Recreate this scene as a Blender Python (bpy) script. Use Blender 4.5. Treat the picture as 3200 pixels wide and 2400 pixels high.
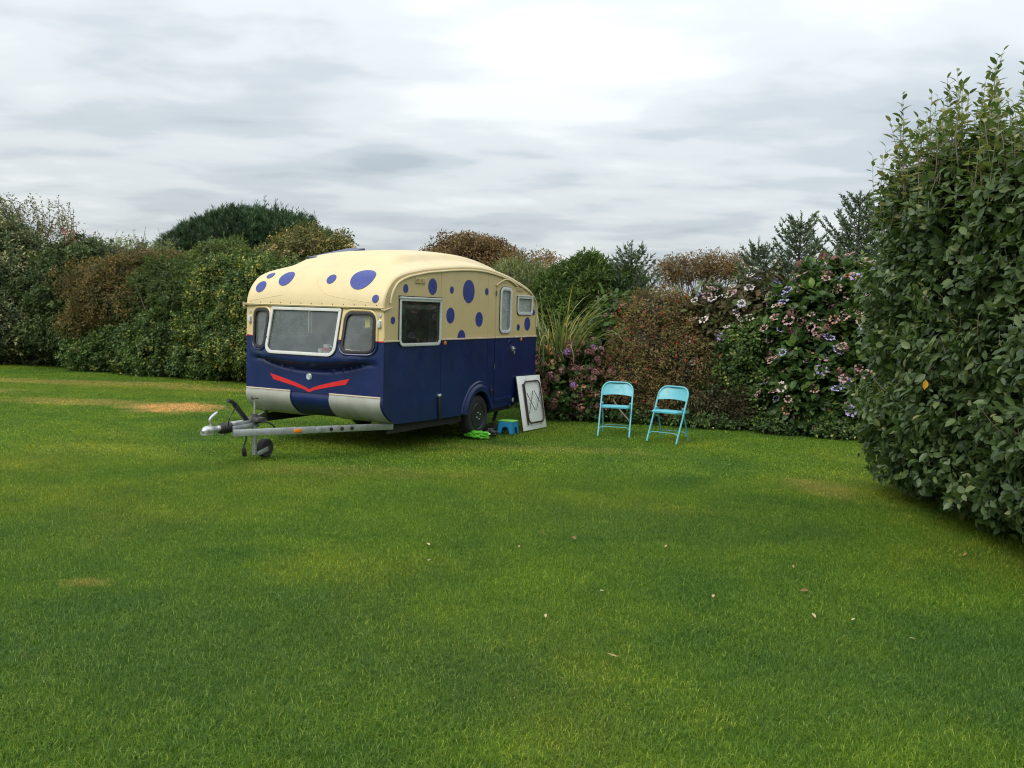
import bpy, bmesh, math
import numpy as np
from mathutils import Vector, Matrix, geometry

for _o in list(bpy.data.objects):
    bpy.data.objects.remove(_o)
scene = bpy.context.scene
COL = scene.collection
rng = np.random.default_rng(11)

# ------------------------------------------------------------------ camera
FPX, PITCH, ROLL, CAMH = 2834.36, 0.0713, 0.0342, 1.6167     # pinhole of the 3200x2400 photograph
cam_d = bpy.data.cameras.new('camera')
cam_d.sensor_width = 36.0
cam_d.lens = 36.0 * FPX / 3200.0
cam_d.clip_start = 0.05
cam_d.clip_end = 2000.0
cam = bpy.data.objects.new('camera', cam_d)
COL.objects.link(cam)
_up = Vector((0, math.sin(PITCH), math.cos(PITCH)))
_fw = Vector((0, math.cos(PITCH), -math.sin(PITCH)))
_rt = Vector((1, 0, 0)) * math.cos(ROLL) + _up * math.sin(ROLL)
_uv = _up * math.cos(ROLL) - Vector((1, 0, 0)) * math.sin(ROLL)
M = Matrix((_rt, _uv, -_fw)).transposed().to_4x4()
M.translation = Vector((0, 0, CAMH))
cam.matrix_world = M
scene.camera = cam

# ------------------------------------------------------------------ sky
SUN_EL, SUN_AZ = math.radians(47), math.radians(-140)      # azimuth clockwise from +Y: behind the camera to the left
world = bpy.data.worlds.new('World')
scene.world = world
world.use_nodes = True
nt = world.node_tree
nt.nodes.clear()
N_, L_ = nt.nodes.new, nt.links.new
out = N_('ShaderNodeOutputWorld')
bg = N_('ShaderNodeBackground')
bg.inputs['Strength'].default_value = 0.1
sky = N_('ShaderNodeTexSky')
sky.sky_type = 'NISHITA'
sky.sun_disc = False
sky.sun_elevation = SUN_EL
sky.sun_rotation = SUN_AZ
sky.dust_density = 2.0
tc = N_('ShaderNodeTexCoord')
sep = N_('ShaderNodeSeparateXYZ')
L_(tc.outputs['Generated'], sep.inputs[0])


def wmath(op, a, b=None, c=None, clamp=False):
    n = N_('ShaderNodeMath'); n.operation = op; n.use_clamp = clamp
    for i, q in enumerate((a, b, c)):
        if q is None: continue
        if isinstance(q, (int, float)): n.inputs[i].default_value = q
        else: L_(q, n.inputs[i])
    return n.outputs[0]


zpos = wmath('MAXIMUM', sep.outputs['Z'], 0.0)
den = wmath('ADD', zpos, 0.10)
ux = wmath('DIVIDE', sep.outputs['X'], den)
uy = wmath('DIVIDE', sep.outputs['Y'], den)
comb = N_('ShaderNodeCombineXYZ')
L_(ux, comb.inputs[0]); L_(uy, comb.inputs[1])


def wnoise(scale, detail, rough, dist, off, sy=1.0):
    mp = N_('ShaderNodeMapping')
    mp.inputs['Location'].default_value = off
    mp.inputs['Scale'].default_value = (1.0, sy, 1.0)
    mp.inputs['Rotation'].default_value = (0, 0, 0.25)
    L_(comb.outputs[0], mp.inputs[0])
    n = N_('ShaderNodeTexNoise')
    n.inputs['Scale'].default_value = scale
    n.inputs['Detail'].default_value = detail
    n.inputs['Roughness'].default_value = rough
    n.inputs['Distortion'].default_value = dist
    L_(mp.outputs[0], n.inputs['Vector'])
    return n.outputs['Fac']


def wramp(fac, stops):
    r = N_('ShaderNodeValToRGB')
    r.color_ramp.interpolation = 'EASE'
    el = r.color_ramp.elements
    el[0].position, el[0].color = stops[0][0], (*stops[0][1], 1)
    el[1].position, el[1].color = stops[-1][0], (*stops[-1][1], 1)
    for p_, c_ in stops[1:-1]:
        e = el.new(p_); e.color = (*c_, 1)
    L_(fac, r.inputs[0])
    return r.outputs[0]


n1 = wnoise(0.62, 6, 0.46, 0.3, (3.1, 1.7, 0.0), 1.25)
n2 = wnoise(2.1, 5, 0.47, 0.25, (7.7, 4.2, 2.0), 1.4)
den_ = wmath('ADD', wmath('MULTIPLY', n1, 0.66), wmath('MULTIPLY', n2, 0.34))
cloud = wramp(den_, [(0.36, (2.75, 3.08, 3.36)), (0.44, (3.45, 3.76, 3.98)), (0.52, (4.30, 4.54, 4.64)), (0.62, (5.15, 5.32, 5.34))])
# overcast luminance climbs steadily from the horizon to the zenith
grad = wmath('ADD', wmath('MULTIPLY', zpos, 1.5), 0.84)
gm = N_('ShaderNodeMixRGB'); gm.blend_type = 'MULTIPLY'; gm.inputs[0].default_value = 1.0
L_(cloud, gm.inputs[1])
gc = N_('ShaderNodeCombineXYZ')
L_(grad, gc.inputs[0]); L_(grad, gc.inputs[1]); L_(grad, gc.inputs[2])
L_(gc.outputs[0], gm.inputs[2])
mix = N_('ShaderNodeMixRGB'); mix.inputs[0].default_value = 0.90
L_(sky.outputs[0], mix.inputs[1]); L_(gm.outputs[0], mix.inputs[2])
L_(mix.outputs[0], bg.inputs['Color']); L_(bg.outputs[0], out.inputs['Surface'])

# ------------------------------------------------------------------ sun behind cloud
sun_d = bpy.data.lights.new('sun', 'SUN')
sun_d.energy = 1.5
sun_d.angle = math.radians(35)
sun_d.color = (1.0, 0.95, 0.87)
sun = bpy.data.objects.new('sun', sun_d)
COL.objects.link(sun)
sdir = Vector((math.sin(SUN_AZ) * math.cos(SUN_EL), math.cos(SUN_AZ) * math.cos(SUN_EL), math.sin(SUN_EL)))
sun.rotation_euler = sdir.to_track_quat('Z', 'Y').to_euler()
sun.location = (-6, -6, 20)

scene.view_settings.view_transform = 'Standard'
scene.view_settings.look = 'None'
scene.view_settings.gamma = 1.0
scene.view_settings.use_curve_mapping = False
scene.view_settings.exposure = 0.78
scene.render.engine = 'CYCLES'
scene.cycles.max_bounces = 8
scene.cycles.diffuse_bounces = 3
scene.cycles.glossy_bounces = 3
scene.cycles.transmission_bounces = 4
scene.cycles.transparent_max_bounces = 10
scene.cycles.use_denoising = True
scene.cycles.filter_width = 1.15


# ------------------------------------------------------------------ placing helpers
def ray(px, py):
    u, v = (px - 1600) / FPX, (1200 - py) / FPX
    x = u * math.cos(ROLL) - v * math.sin(ROLL)
    up = u * math.sin(ROLL) + v * math.cos(ROLL)
    return x, math.cos(PITCH) + up * math.sin(PITCH), -math.sin(PITCH) + up * math.cos(PITCH)


def at(px, py, Y):
    x, y, z = ray(px, py)
    return np.array([x * Y / y, Y, CAMH + z * Y / y])


def on_ground(px, py):
    x, y, z = ray(px, py)
    t = -CAMH / z
    return np.array([x * t, y * t, 0.0])


# ------------------------------------------------------------------ materials
def newmat(name):
    m = bpy.data.materials.new(name); m.use_nodes = True
    m.node_tree.nodes.clear()
    return m, m.node_tree


def nd(nt, t, **kw):
    n = nt.nodes.new(t)
    for k, v in kw.items(): setattr(n, k, v)
    return n


def ramp(nt, fac, stops, interp='LINEAR'):
    r = nd(nt, 'ShaderNodeValToRGB'); r.color_ramp.interpolation = interp
    el = r.color_ramp.elements
    el[0].position, el[0].color = stops[0][0], (*stops[0][1], 1)
    el[1].position, el[1].color = stops[-1][0], (*stops[-1][1], 1)
    for p_, c_ in stops[1:-1]:
        e = el.new(p_); e.color = (*c_, 1)
    nt.links.new(fac, r.inputs[0])
    return r.outputs[0]


def noise(nt, vec, scale, detail=4, rough=.55, dist=0):
    n = nd(nt, 'ShaderNodeTexNoise')
    n.inputs['Scale'].default_value = scale
    n.inputs['Detail'].default_value = detail
    n.inputs['Roughness'].default_value = rough
    n.inputs['Distortion'].default_value = dist
    nt.links.new(vec, n.inputs['Vector'])
    return n.outputs['Fac']


def pmat(name, col, rough=.5, metal=0.0, var=.12, scale=6, bump=0.0, bscale=60, rvar=.12, coat=0.0, stain=None, stain_amt=.5, stain_scale=3):
    """painted / bare surface with uneven tone, gloss and fine relief"""
    m, t = newmat(name)
    o = nd(t, 'ShaderNodeOutputMaterial'); b = nd(t, 'ShaderNodeBsdfPrincipled')
    t.links.new(b.outputs[0], o.inputs[0])
    c = nd(t, 'ShaderNodeTexCoord').outputs['Object']
    f = noise(t, c, scale, 6, .62)
    lo = tuple(x * (1 - var) for x in col); hi = tuple(min(1, x * (1 + var)) for x in col)
    base = ramp(t, f, [(.3, lo), (.7, hi)])
    if stain:
        f2 = noise(t, c, stain_scale, 8, .7)
        mk = ramp(t, f2, [(.52, (0, 0, 0)), (.75, (stain_amt,) * 3)])
        mx = nd(t, 'ShaderNodeMixRGB'); t.links.new(mk, mx.inputs[0]); t.links.new(base, mx.inputs[1])
        mx.inputs[2].default_value = (*stain, 1); base = mx.outputs[0]
    t.links.new(base, b.inputs['Base Color'])
    r = ramp(t, noise(t, c, scale * 2.3, 5, .6), [(.3, (max(.03, rough - rvar),) * 3), (.7, (min(1, rough + rvar),) * 3)])
    t.links.new(r, b.inputs['Roughness'])
    b.inputs['Metallic'].default_value = metal
    b.inputs['Coat Weight'].default_value = coat
    if bump:
        bn = nd(t, 'ShaderNodeBump'); bn.inputs['Strength'].default_value = bump; bn.inputs['Distance'].default_value = .01
        t.links.new(noise(t, c, bscale, 4, .6), bn.inputs['Height']); t.links.new(bn.outputs[0], b.inputs['Normal'])
    return m


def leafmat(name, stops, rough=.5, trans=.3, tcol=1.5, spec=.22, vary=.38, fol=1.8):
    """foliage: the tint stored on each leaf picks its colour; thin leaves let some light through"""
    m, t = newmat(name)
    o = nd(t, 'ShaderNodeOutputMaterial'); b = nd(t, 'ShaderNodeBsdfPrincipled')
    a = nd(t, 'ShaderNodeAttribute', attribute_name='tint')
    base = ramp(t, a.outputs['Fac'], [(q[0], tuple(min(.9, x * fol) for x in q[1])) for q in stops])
    g = nd(t, 'ShaderNodeNewGeometry')
    f = noise(t, g.outputs['Position'], 1.5, 4, .65)
    hv = nd(t, 'ShaderNodeMixRGB', blend_type='MULTIPLY'); hv.inputs[0].default_value = 1
    t.links.new(base, hv.inputs[1])
    t.links.new(ramp(t, f, [(.32, (1 - vary,) * 3), (.68, (1 + vary * .8, 1 + vary * .6, 1.0))]), hv.inputs[2])
    base = hv.outputs[0]
    t.links.new(base, b.inputs['Base Color'])
    b.inputs['Roughness'].default_value = rough
    b.inputs['Specular IOR Level'].default_value = spec
    tr = nd(t, 'ShaderNodeBsdfTranslucent')
    mu = nd(t, 'ShaderNodeMixRGB', blend_type='MULTIPLY'); mu.inputs[0].default_value = 1
    t.links.new(base, mu.inputs[1]); mu.inputs[2].default_value = (tcol, tcol * 1.05, tcol * .6, 1)
    t.links.new(mu.outputs[0], tr.inputs['Color'])
    mx = nd(t, 'ShaderNodeMixShader'); mx.inputs[0].default_value = trans
    t.links.new(b.outputs[0], mx.inputs[1]); t.links.new(tr.outputs[0], mx.inputs[2])
    t.links.new(mx.outputs[0], o.inputs[0])
    return m


def glassmat(name, tint=(.80, .84, .84), veil=.10, veilcol=(.42, .45, .45)):
    """thin window pane: see-through, Fresnel reflection and a film of dust"""
    m, t = newmat(name)
    o = nd(t, 'ShaderNodeOutputMaterial')
    tp = nd(t, 'ShaderNodeBsdfTransparent'); tp.inputs[0].default_value = (*tint, 1)
    gl = nd(t, 'ShaderNodeBsdfGlossy'); gl.inputs['Roughness'].default_value = .04; gl.inputs['Color'].default_value = (.95, .95, .95, 1)
    lw = nd(t, 'ShaderNodeLayerWeight'); lw.inputs[0].default_value = .5
    p5 = nd(t, 'ShaderNodeMath', operation='POWER'); t.links.new(lw.outputs['Facing'], p5.inputs[0]); p5.inputs[1].default_value = 4.0
    fr = nd(t, 'ShaderNodeMath', operation='MULTIPLY_ADD'); t.links.new(p5.outputs[0], fr.inputs[0]); fr.inputs[1].default_value = .9; fr.inputs[2].default_value = .05
    x = nd(t, 'ShaderNodeMixShader'); t.links.new(fr.outputs[0], x.inputs[0]); t.links.new(tp.outputs[0], x.inputs[1]); t.links.new(gl.outputs[0], x.inputs[2])
    df = nd(t, 'ShaderNodeBsdfDiffuse'); df.inputs[0].default_value = (*veilcol, 1)
    c = nd(t, 'ShaderNodeTexCoord').outputs['Object']
    vf = ramp(t, noise(t, c, 5, 6, .65), [(.3, (veil * .55,) * 3), (.75, (veil * 1.5,) * 3)])
    y = nd(t, 'ShaderNodeMixShader'); t.links.new(vf, y.inputs[0]); t.links.new(x.outputs[0], y.inputs[1]); t.links.new(df.outputs[0], y.inputs[2])
    t.links.new(y.outputs[0], o.inputs[0])
    return m


# ------------------------------------------------------------------ mesh helpers
def raw_mesh(name, V, faces, tint=None, smooth=False):
    """faces: list of index tuples, or list of (m,k) int arrays"""
    me = bpy.data.meshes.new(name)
    V = np.asarray(V, np.float32)
    if len(faces) and isinstance(faces[0], np.ndarray) and faces[0].ndim == 2:
        idx = np.concatenate([f.ravel() for f in faces]).astype(np.int32)
        tot = np.concatenate([np.full(len(f), f.shape[1]) for f in faces]).astype(np.int32)
    else:
        idx = np.fromiter((i for f in faces for i in f), np.int32)
        tot = np.array([len(f) for f in faces], np.int32)
    me.vertices.add(len(V)); me.vertices.foreach_set('co', V.ravel())
    me.loops.add(len(idx)); me.loops.foreach_set('vertex_index', idx)
    me.polygons.add(len(tot))
    me.polygons.foreach_set('loop_start', np.concatenate([[0], np.cumsum(tot)[:-1]]).astype(np.int32))
    me.polygons.foreach_set('loop_total', tot)
    if smooth: me.polygons.foreach_set('use_smooth', np.ones(len(tot), bool))
    me.update(calc_edges=True)
    if tint is not None:
        a = me.attributes.new('tint', 'FLOAT', 'POINT'); a.data.foreach_set('value', np.asarray(tint, np.float32))
    return me


def link(name, me, mat, parent=None):
    o = bpy.data.objects.new(name, me)
    COL.objects.link(o)
    if mat is not None and me is not None and not me.materials: me.materials.append(mat)
    if parent is not None: o.parent = parent
    return o


def tag(o, label=None, cat=None, group=None, kind=None):
    if label: o['label'] = label
    if cat: o['category'] = cat
    if group: o['group'] = group
    if kind: o['kind'] = kind
    return o


def thing(name, label, cat, loc=(0, 0, 0), rz=0.0, group=None):
    o = bpy.data.objects.new(name, None)
    o.empty_display_size = .2
    COL.objects.link(o)
    o.location = tuple(float(q) for q in loc); o.rotation_euler = (0, 0, rz)
    return tag(o, label, cat, group)


def frame_from(d, up=(0, 0, 1)):
    d = np.asarray(d, float); d = d / np.linalg.norm(d)
    u = np.asarray(up, float)
    if abs(d @ u) > .97: u = np.array([1., 0, 0])
    s = np.cross(d, u); s /= np.linalg.norm(s)
    return d, s, np.cross(s, d)


def smooth_path(pts, n=8, closed=False):
    """Catmull-Rom through the points"""
    P = np.asarray(pts, float); m = len(P); outp = []
    for i in range(m if closed else m - 1):
        if closed: a, b, c, d = P[i - 1], P[i], P[(i + 1) % m], P[(i + 2) % m]
        else: a, b, c, d = P[max(i - 1, 0)], P[i], P[i + 1], P[min(i + 2, m - 1)]
        for t in np.arange(n) / n:
            outp.append(.5 * ((2 * b) + (-a + c) * t + (2 * a - 5 * b + 4 * c - d) * t * t + (-a + 3 * b - 3 * c + d) * t ** 3))
    if not closed: outp.append(P[-1])
    return np.array(outp)


class MB:
    def __init__(s): s.V = []; s.F = []; s.n = 0

    def add(s, V, F):
        V = np.asarray(V, float)
        s.V.append(V); s.F += [tuple(int(i) + s.n for i in f) for f in F]; s.n += len(V)
        return s

    def box(s, c, size, R=None):
        q = np.array([(x, y, z) for x in(-.5, .5) for y in(-.5, .5) for z in(-.5, .5)]) * np.asarray(size, float)
        if R is not None: q = q @ np.asarray(R).T
        return s.add(q + np.asarray(c, float), [(0, 1, 3, 2), (4, 6, 7, 5), (0, 4, 5, 1), (2, 3, 7, 6), (0, 2, 6, 4), (1, 5, 7, 3)])

    def bar(s, a, b, w, h, up=(0, 0, 1)):
        a, b = np.asarray(a, float), np.asarray(b, float)
        d, si, u = frame_from(b - a, up)
        return s.box((a + b) / 2, (np.linalg.norm(b - a), w, h), np.array([d, si, u]).T)

    def tube(s, path, r, n=8, closed=False, cap=True, flat=1.0, up=(0, 0, 1)):
        P = np.asarray(path, float); m = len(P)
        R = np.broadcast_to(np.asarray(r, float), (m,))
        V = []; s0 = None
        for i in range(m):
            t = P[(i + 1) % m] - P[i - 1] if closed else P[min(i + 1, m - 1)] - P[max(i - 1, 0)]
            t = t / (np.linalg.norm(t) + 1e-12)
            if s0 is None: _, s0, _ = frame_from(t, up)
            s0 = s0 - (s0 @ t) * t; s0 /= np.linalg.norm(s0)
            b = np.cross(s0, t)
            for k in range(n):
                a = 2 * math.pi * k / n
                V.append(P[i] + R[i] * (math.cos(a) * s0 + flat * math.sin(a) * b))
        F = []
        for i in range(m if closed else m - 1):
            j = (i + 1) % m
            for k in range(n):
                F.append((i * n + k, i * n + (k + 1) % n, j * n + (k + 1) % n, j * n + k))
        if cap and not closed:
            F.append(tuple(range(n))[::-1]); F.append(tuple((m - 1) * n + k for k in range(n)))
        return s.add(V, F)

    def lathe(s, prof, org, axis, n=28, closed=False):
        """prof: (distance along axis, radius)"""
        d, a, b = frame_from(axis)
        org = np.asarray(org, float); V = []
        for h, r in prof:
            for k in range(n):
                t = 2 * math.pi * k / n
                V.append(org + d * h + r * (math.cos(t) * a + math.sin(t) * b))
        F = []; m = len(prof)
        for i in range(m if closed else m - 1):
            j = (i + 1) % m
            for k in range(n): F.append((i * n + k, i * n + (k + 1) % n, j * n + (k + 1) % n, j * n + k))
        if not closed:
            if prof[0][1] > 1e-6: F.append(tuple(range(n))[::-1])
            if prof[-1][1] > 1e-6: F.append(tuple((m - 1) * n + k for k in range(n)))
        return s.add(V, F)

    def strip(s, A, B, closed=False):
        """quads between two point rows"""
        m = len(A)
        return s.add(np.concatenate([A, B]), [(i, (i + 1) % m, m + (i + 1) % m, m + i) for i in range(m if closed else m - 1)])

    def slab(s, loop, off):
        """closed polygon loop (n,3) extruded by vector off"""
        L0 = np.asarray(loop, float); L1 = L0 + np.asarray(off, float); m = len(L0)
        return s.add(np.concatenate([L0, L1]), [tuple(range(m)), tuple(range(m, 2 * m))[::-1]] + [(i, m + i, m + (i + 1) % m, (i + 1) % m) for i in range(m)])

    def ring(s, lo, li, off):
        """frame between an outer and an inner loop (same length), extruded by off"""
        A, B = np.asarray(lo, float), np.asarray(li, float); o = np.asarray(off, float); m = len(A)
        V = np.concatenate([A, B, A + o, B + o]); F = []
        for i in range(m):
            j = (i + 1) % m
            F += [(i, j, m + j, m + i), (2 * m + i, 3 * m + i, 3 * m + j, 2 * m + j), (i, 2 * m + i, 2 * m + j, j), (m + i, m + j, 3 * m + j, 3 * m + i)]
        return s.add(V, F)

    def build(s, name, mat, parent=None, smooth=False, xf=None, bevel=0.0, angle=35):
        V = np.concatenate(s.V)
        if xf is not None: V = xf(V)
        bm = bmesh.new()
        vs = [bm.verts.new(v) for v in V.tolist()]
        for f in s.F:
            if len(set(f)) > 2:
                try: bm.faces.new([vs[i] for i in f])
                except ValueError: pass
        bmesh.ops.recalc_face_normals(bm, faces=bm.faces)
        if bevel:
            es = [e for e in bm.edges if len(e.link_faces) == 2 and e.calc_face_angle(0) > math.radians(40)]
            bmesh.ops.bevel(bm, geom=es, offset=bevel, segments=2, affect='EDGES', profile=.5, clamp_overlap=True)
        if smooth or bevel:
            for f in bm.faces: f.smooth = True
            for e in bm.edges:
                if len(e.link_faces) == 2 and e.calc_face_angle(0) > math.radians(angle): e.smooth = False
        me = bpy.data.meshes.new(name); bm.to_mesh(me); bm.free()
        return link(name, me, mat, parent)


def sstep(a, b, x):
    t = np.clip((np.asarray(x, float) - a) / (b - a), 0, 1)
    return t * t * (3 - 2 * t)


def rrect(x0, x1, z0, z1, rb, rt=None, n=6):
    """rounded rectangle loop; rb bottom radius, rt top radius"""
    rt = rb if rt is None else rt; P = []
    for cx, cz, r, a0 in((x1 - rb, z0 + rb, rb, -90), (x1 - rt, z1 - rt, rt, 0), (x0 + rt, z1 - rt, rt, 90), (x0 + rb, z0 + rb, rb, 180)):
        for k in range(n + 1):
            a = math.radians(a0 + 90 * k / n); P.append((cx + r * math.cos(a), cz + r * math.sin(a)))
    return np.array(P)


def in_poly(P, poly):
    x, y = P[:, 0], P[:, 1]; c = np.zeros(len(P), bool); q = np.asarray(poly); j = len(q) - 1
    for i in range(len(q)):
        a = (q[i, 1] > y) != (q[j, 1] > y)
        with np.errstate(divide='ignore', invalid='ignore'):
            xi = (q[j, 0] - q[i, 0]) * (y - q[i, 1]) / (q[j, 1] - q[i, 1]) + q[i, 0]
        c ^= a & (x < xi); j = i
    return c


def sheet2d(outline, holes=(), step=.12):
    """triangles of a flat outline with holes and inner points: (verts2d, tris)"""
    pts = []; edges = []
    for lp in [outline, *holes]:
        b = len(pts); m = len(lp)
        pts += [Vector((float(q[0]), float(q[1]))) for q in lp]
        edges += [(b + i, b + (i + 1) % m) for i in range(m)]
    o = np.asarray(outline)
    gx = np.arange(o[:, 0].min() + step / 2, o[:, 0].max(), step); gz = np.arange(o[:, 1].min() + step / 2, o[:, 1].max(), step)
    g = np.array([(a, b) for a in gx for b in gz])
    if len(g):
        ok = in_poly(g, o)
        for h in holes: ok &= ~in_poly(g, h)
        pts += [Vector((float(a), float(b))) for a, b in g[ok]]
    v, _, f, *_r = geometry.delaunay_2d_cdt(pts, edges, [], 0, 1e-5)
    v = np.array([(q.x, q.y) for q in v]); f = np.array([t for t in f if len(t) == 3])
    cen = v[f].mean(1)
    ok = in_poly(cen, o)
    for h in holes: ok &= ~in_poly(cen, h)
    return v, f[ok]


def thick(mb, v2, tris, outer, inner):
    """panel with thickness: outer / inner map (n,2) to 3d"""
    A, B = outer(v2), inner(v2); n = len(v2); cnt = {}
    for t in tris:
        for a, b in((t[0], t[1]), (t[1], t[2]), (t[2], t[0])):
            k = (min(a, b), max(a, b)); cnt[k] = cnt.get(k, 0) + 1
    F = [tuple(t) for t in tris] + [tuple(n + i for i in t[::-1]) for t in tris]
    F += [(a, b, n + b, n + a) for (a, b), c in cnt.items() if c == 1]
    return mb.add(np.concatenate([A, B]), F)


# ================================================================== CARAVAN
HW, AXLE = 1.022, 2.287                 # half width, axle distance behind the front panel
CYAW, CPITCH = 0.4711, 0.0092
CX0, CY0 = -2.372, 10.740
_r = np.array([math.sin(CYAW), math.cos(CYAW), 0.]); _l = np.array([math.cos(CYAW), -math.sin(CYAW), 0.])


def cv(V):
    """caravan axes (back from the front panel, towards the door side, up) -> local to the axle"""
    V = np.asarray(V, float)
    return np.stack([V[..., 0] - AXLE, -V[..., 1], V[..., 2]], -1)


def cw(X, Y, Z):
    """caravan axes -> world (without the slight nose-down pitch)"""
    return np.array([CX0, CY0, 0.]) + X * _r + Y * _l + np.array([0, 0, Z + CPITCH * (X - AXLE)])


mCREAM = pmat('cream_paint', (.60, .47, .235), .38, var=.05, scale=3, rvar=.08, stain=(.42, .35, .22), stain_amt=.35, stain_scale=4, bump=.02, bscale=14, coat=.15)
mROOF = pmat('cream_roof_paint', (.60, .49, .275), .5, var=.05, scale=2.5, rvar=.08, stain=(.36, .31, .22), stain_amt=.28, stain_scale=3.5, bump=.03, bscale=9)
mBLUE = pmat('navy_paint', (.0035, .0135, .082), .36, var=.2, scale=2.2, rvar=.08, stain=(.016, .030, .105), stain_amt=.25, stain_scale=2.2, bump=.012, bscale=6)
mDOT = pmat('blue_dot_paint', (.030, .045, .225), .35, var=.08, scale=8)
mGREY = pmat('bare_aluminium_skirt', (.34, .35, .31), .55, metal=.15, var=.14, scale=4, stain=(.17, .17, .14), stain_amt=.6, stain_scale=3)
mTRIM = pmat('pale_trim', (.62, .50, .38), .45)
mRED = pmat('red_paint', (.58, .018, .022), .35, var=.06)
mWHITE = pmat('white_window_frame', (.52, .53, .50), .35, var=.08, scale=10, stain=(.3, .3, .26), stain_amt=.4, stain_scale=8)
mALU = pmat('aluminium_frame', (.64, .66, .64), .34, metal=.15, var=.1, scale=12)
mRUB = pmat('black_rubber', (.014, .014, .015), .6, var=.25, scale=20)
mBLACK = pmat('black_plastic', (.012, .012, .013), .45, var=.2)
mUNDER = pmat('underbody', (.018, .017, .015), .8, var=.35)
mGALV = pmat('galvanised_steel', (.42, .44, .45), .45, metal=.7, var=.22, scale=9, rvar=.15, stain=(.16, .15, .13), stain_amt=.6, stain_scale=5)
mSTEEL = pmat('cast_steel', (.55, .56, .56), .35, metal=.8, var=.18, scale=20)
mDSTEEL = pmat('worn_dark_steel', (.11, .105, .10), .5, metal=.5, var=.3, scale=14, stain=(.12, .06, .03), stain_amt=.6, stain_scale=9)
mTYRE = pmat('tyre_rubber', (.020, .020, .020), .78, var=.25, scale=9, stain=(.06, .055, .045), stain_amt=.4)
mRIM = pmat('dark_alloy', (.032, .033, .035), .28, metal=.3, var=.2)
mORANGE = pmat('amber_lens', (.75, .22, .01), .25, var=.08)
mLENS = pmat('clear_lamp_lens', (.50, .52, .52), .18, var=.15, scale=25, coat=.5)
mSILV = pmat('silver_reflector', (.45, .46, .46), .3, metal=.3)
mBADGE = pmat('blue_white_badge', (.36, .50, .54), .35, var=.5, scale=40)
mINT = pmat('interior_board', (.42, .40, .35), .7, var=.08)
mCURT = pmat('curtain_cloth', (.74, .75, .71), .85, var=.1, scale=14)
mSEAT = pmat('seat_fabric', (.13, .13, .14), .9, var=.2, scale=15)
mGLASS = glassmat('window_glass', (.84, .87, .86), .11, (.40, .44, .44))
mGLASS2 = glassmat('side_window_glass', (.55, .58, .55), .05, (.32, .34, .32))
mGLASS3 = glassmat('frosted_glass', (.92, .94, .93), .26, (.55, .58, .57))

car = thing('caravan', 'vintage touring caravan, cream top with blue polka dots over a navy lower half', 'caravan')
car.location = tuple(np.array([CX0, CY0, 0.]) + AXLE * _r)
car.rotation_euler = (0, -CPITCH, math.pi / 2 - CYAW)


def cbuild(mb, name, mat, parent=None, smooth=False, bevel=0.0, angle=35):
    return mb.build(name, mat, car if parent is None else parent, smooth, cv, bevel, angle)


def zbelt(X): return 1.337 + .0052 * np.asarray(X, float)


# ---- roof edge profile (front gutter to rear) resampled by length
_B = [(0, 1.705), (.008, 1.78), (.045, 1.875), (.12, 1.975), (.22, 2.05), (.36, 2.10), (.55, 2.14), (.88, 2.19), (1.2, 2.222), (1.52, 2.25),
      (1.87, 2.272), (2.245, 2.277), (2.64, 2.25), (3.07, 2.19), (3.36, 2.13), (3.62, 2.068), (3.79, 2.005), (3.92, 1.91), (3.978, 1.78), (3.985, 1.705)]
_bp = smooth_path(_B, 10)
_bs = np.concatenate([[0], np.cumsum(np.linalg.norm(np.diff(_bp, axis=0), axis=1))])
SLEN = _bs[-1]


def prof(s):
    s = np.clip(s, 0, SLEN)
    return np.stack([np.interp(s, _bs, _bp[:, 0]), np.interp(s, _bs, _bp[:, 1])], -1)


def shell(s, Y, off=0.0):
    """roof skin: point at profile length s and half-breadth Y"""
    s = np.asarray(s, float); Y = np.asarray(Y, float)
    p = prof(s); d = prof(s + .02) - prof(s - .02)
    d /= np.linalg.norm(d, axis=-1, keepdims=True)
    n = np.stack([-d[..., 1], d[..., 0]], -1)
    a = np.abs(Y); e = np.clip((HW - a) / .06, 0, 1)
    o = .024 * np.sqrt(np.clip(1 - (1 - e) ** 2, 0, 1))
    w = sstep(.02, 1.0, s) * sstep(.02, 1.0, SLEN - s)
    o = o + .135 * (1 - (a / HW) ** 2) * w
    o = o + .07 * (1 - sstep(.62, .78, a)) * sstep(.55, 1.15, s) * sstep(.4, 1.0, SLEN - s)
    o = o + off
    return np.stack([p[..., 0] + n[..., 0] * o, Y, p[..., 1] + n[..., 1] * o], -1)


mb = MB()
ss = np.unique(np.concatenate([np.linspace(0, .9, 60), np.linspace(.9, SLEN, 70)]))
yy = np.unique(np.concatenate([np.linspace(-HW, -HW + .06, 8), np.linspace(-HW + .06, HW - .06, 84), np.linspace(HW - .06, HW, 8)]))
S, Y = np.meshgrid(ss, yy, indexing='ij')
a, b = len(ss), len(yy)
A = shell(S, Y).reshape(-1, 3); Bm = shell(S, Y * .985, -.028).reshape(-1, 3)
q = lambda i, j: i * b + j
F = []
for i in range(a - 1):
    for j in range(b - 1):
        F.append((q(i, j), q(i + 1, j), q(i + 1, j + 1), q(i, j + 1)))
        F.append(tuple(a * b + k for k in(q(i, j), q(i, j + 1), q(i + 1, j + 1), q(i + 1, j))))
edge = [q(i, 0) for i in range(a)] + [q(a - 1, j) for j in range(1, b)] + [q(i, b - 1) for i in range(a - 2, -1, -1)] + [q(0, j) for j in range(b - 2, 0, -1)]
for i in range(len(edge)):
    k, l2 = edge[i], edge[(i + 1) % len(edge)]
    F.append((k, l2, a * b + l2, a * b + k))
mb.add(np.concatenate([A, Bm]), F)
roof = cbuild(mb, 'roof', mROOF, smooth=True, angle=60)

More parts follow.
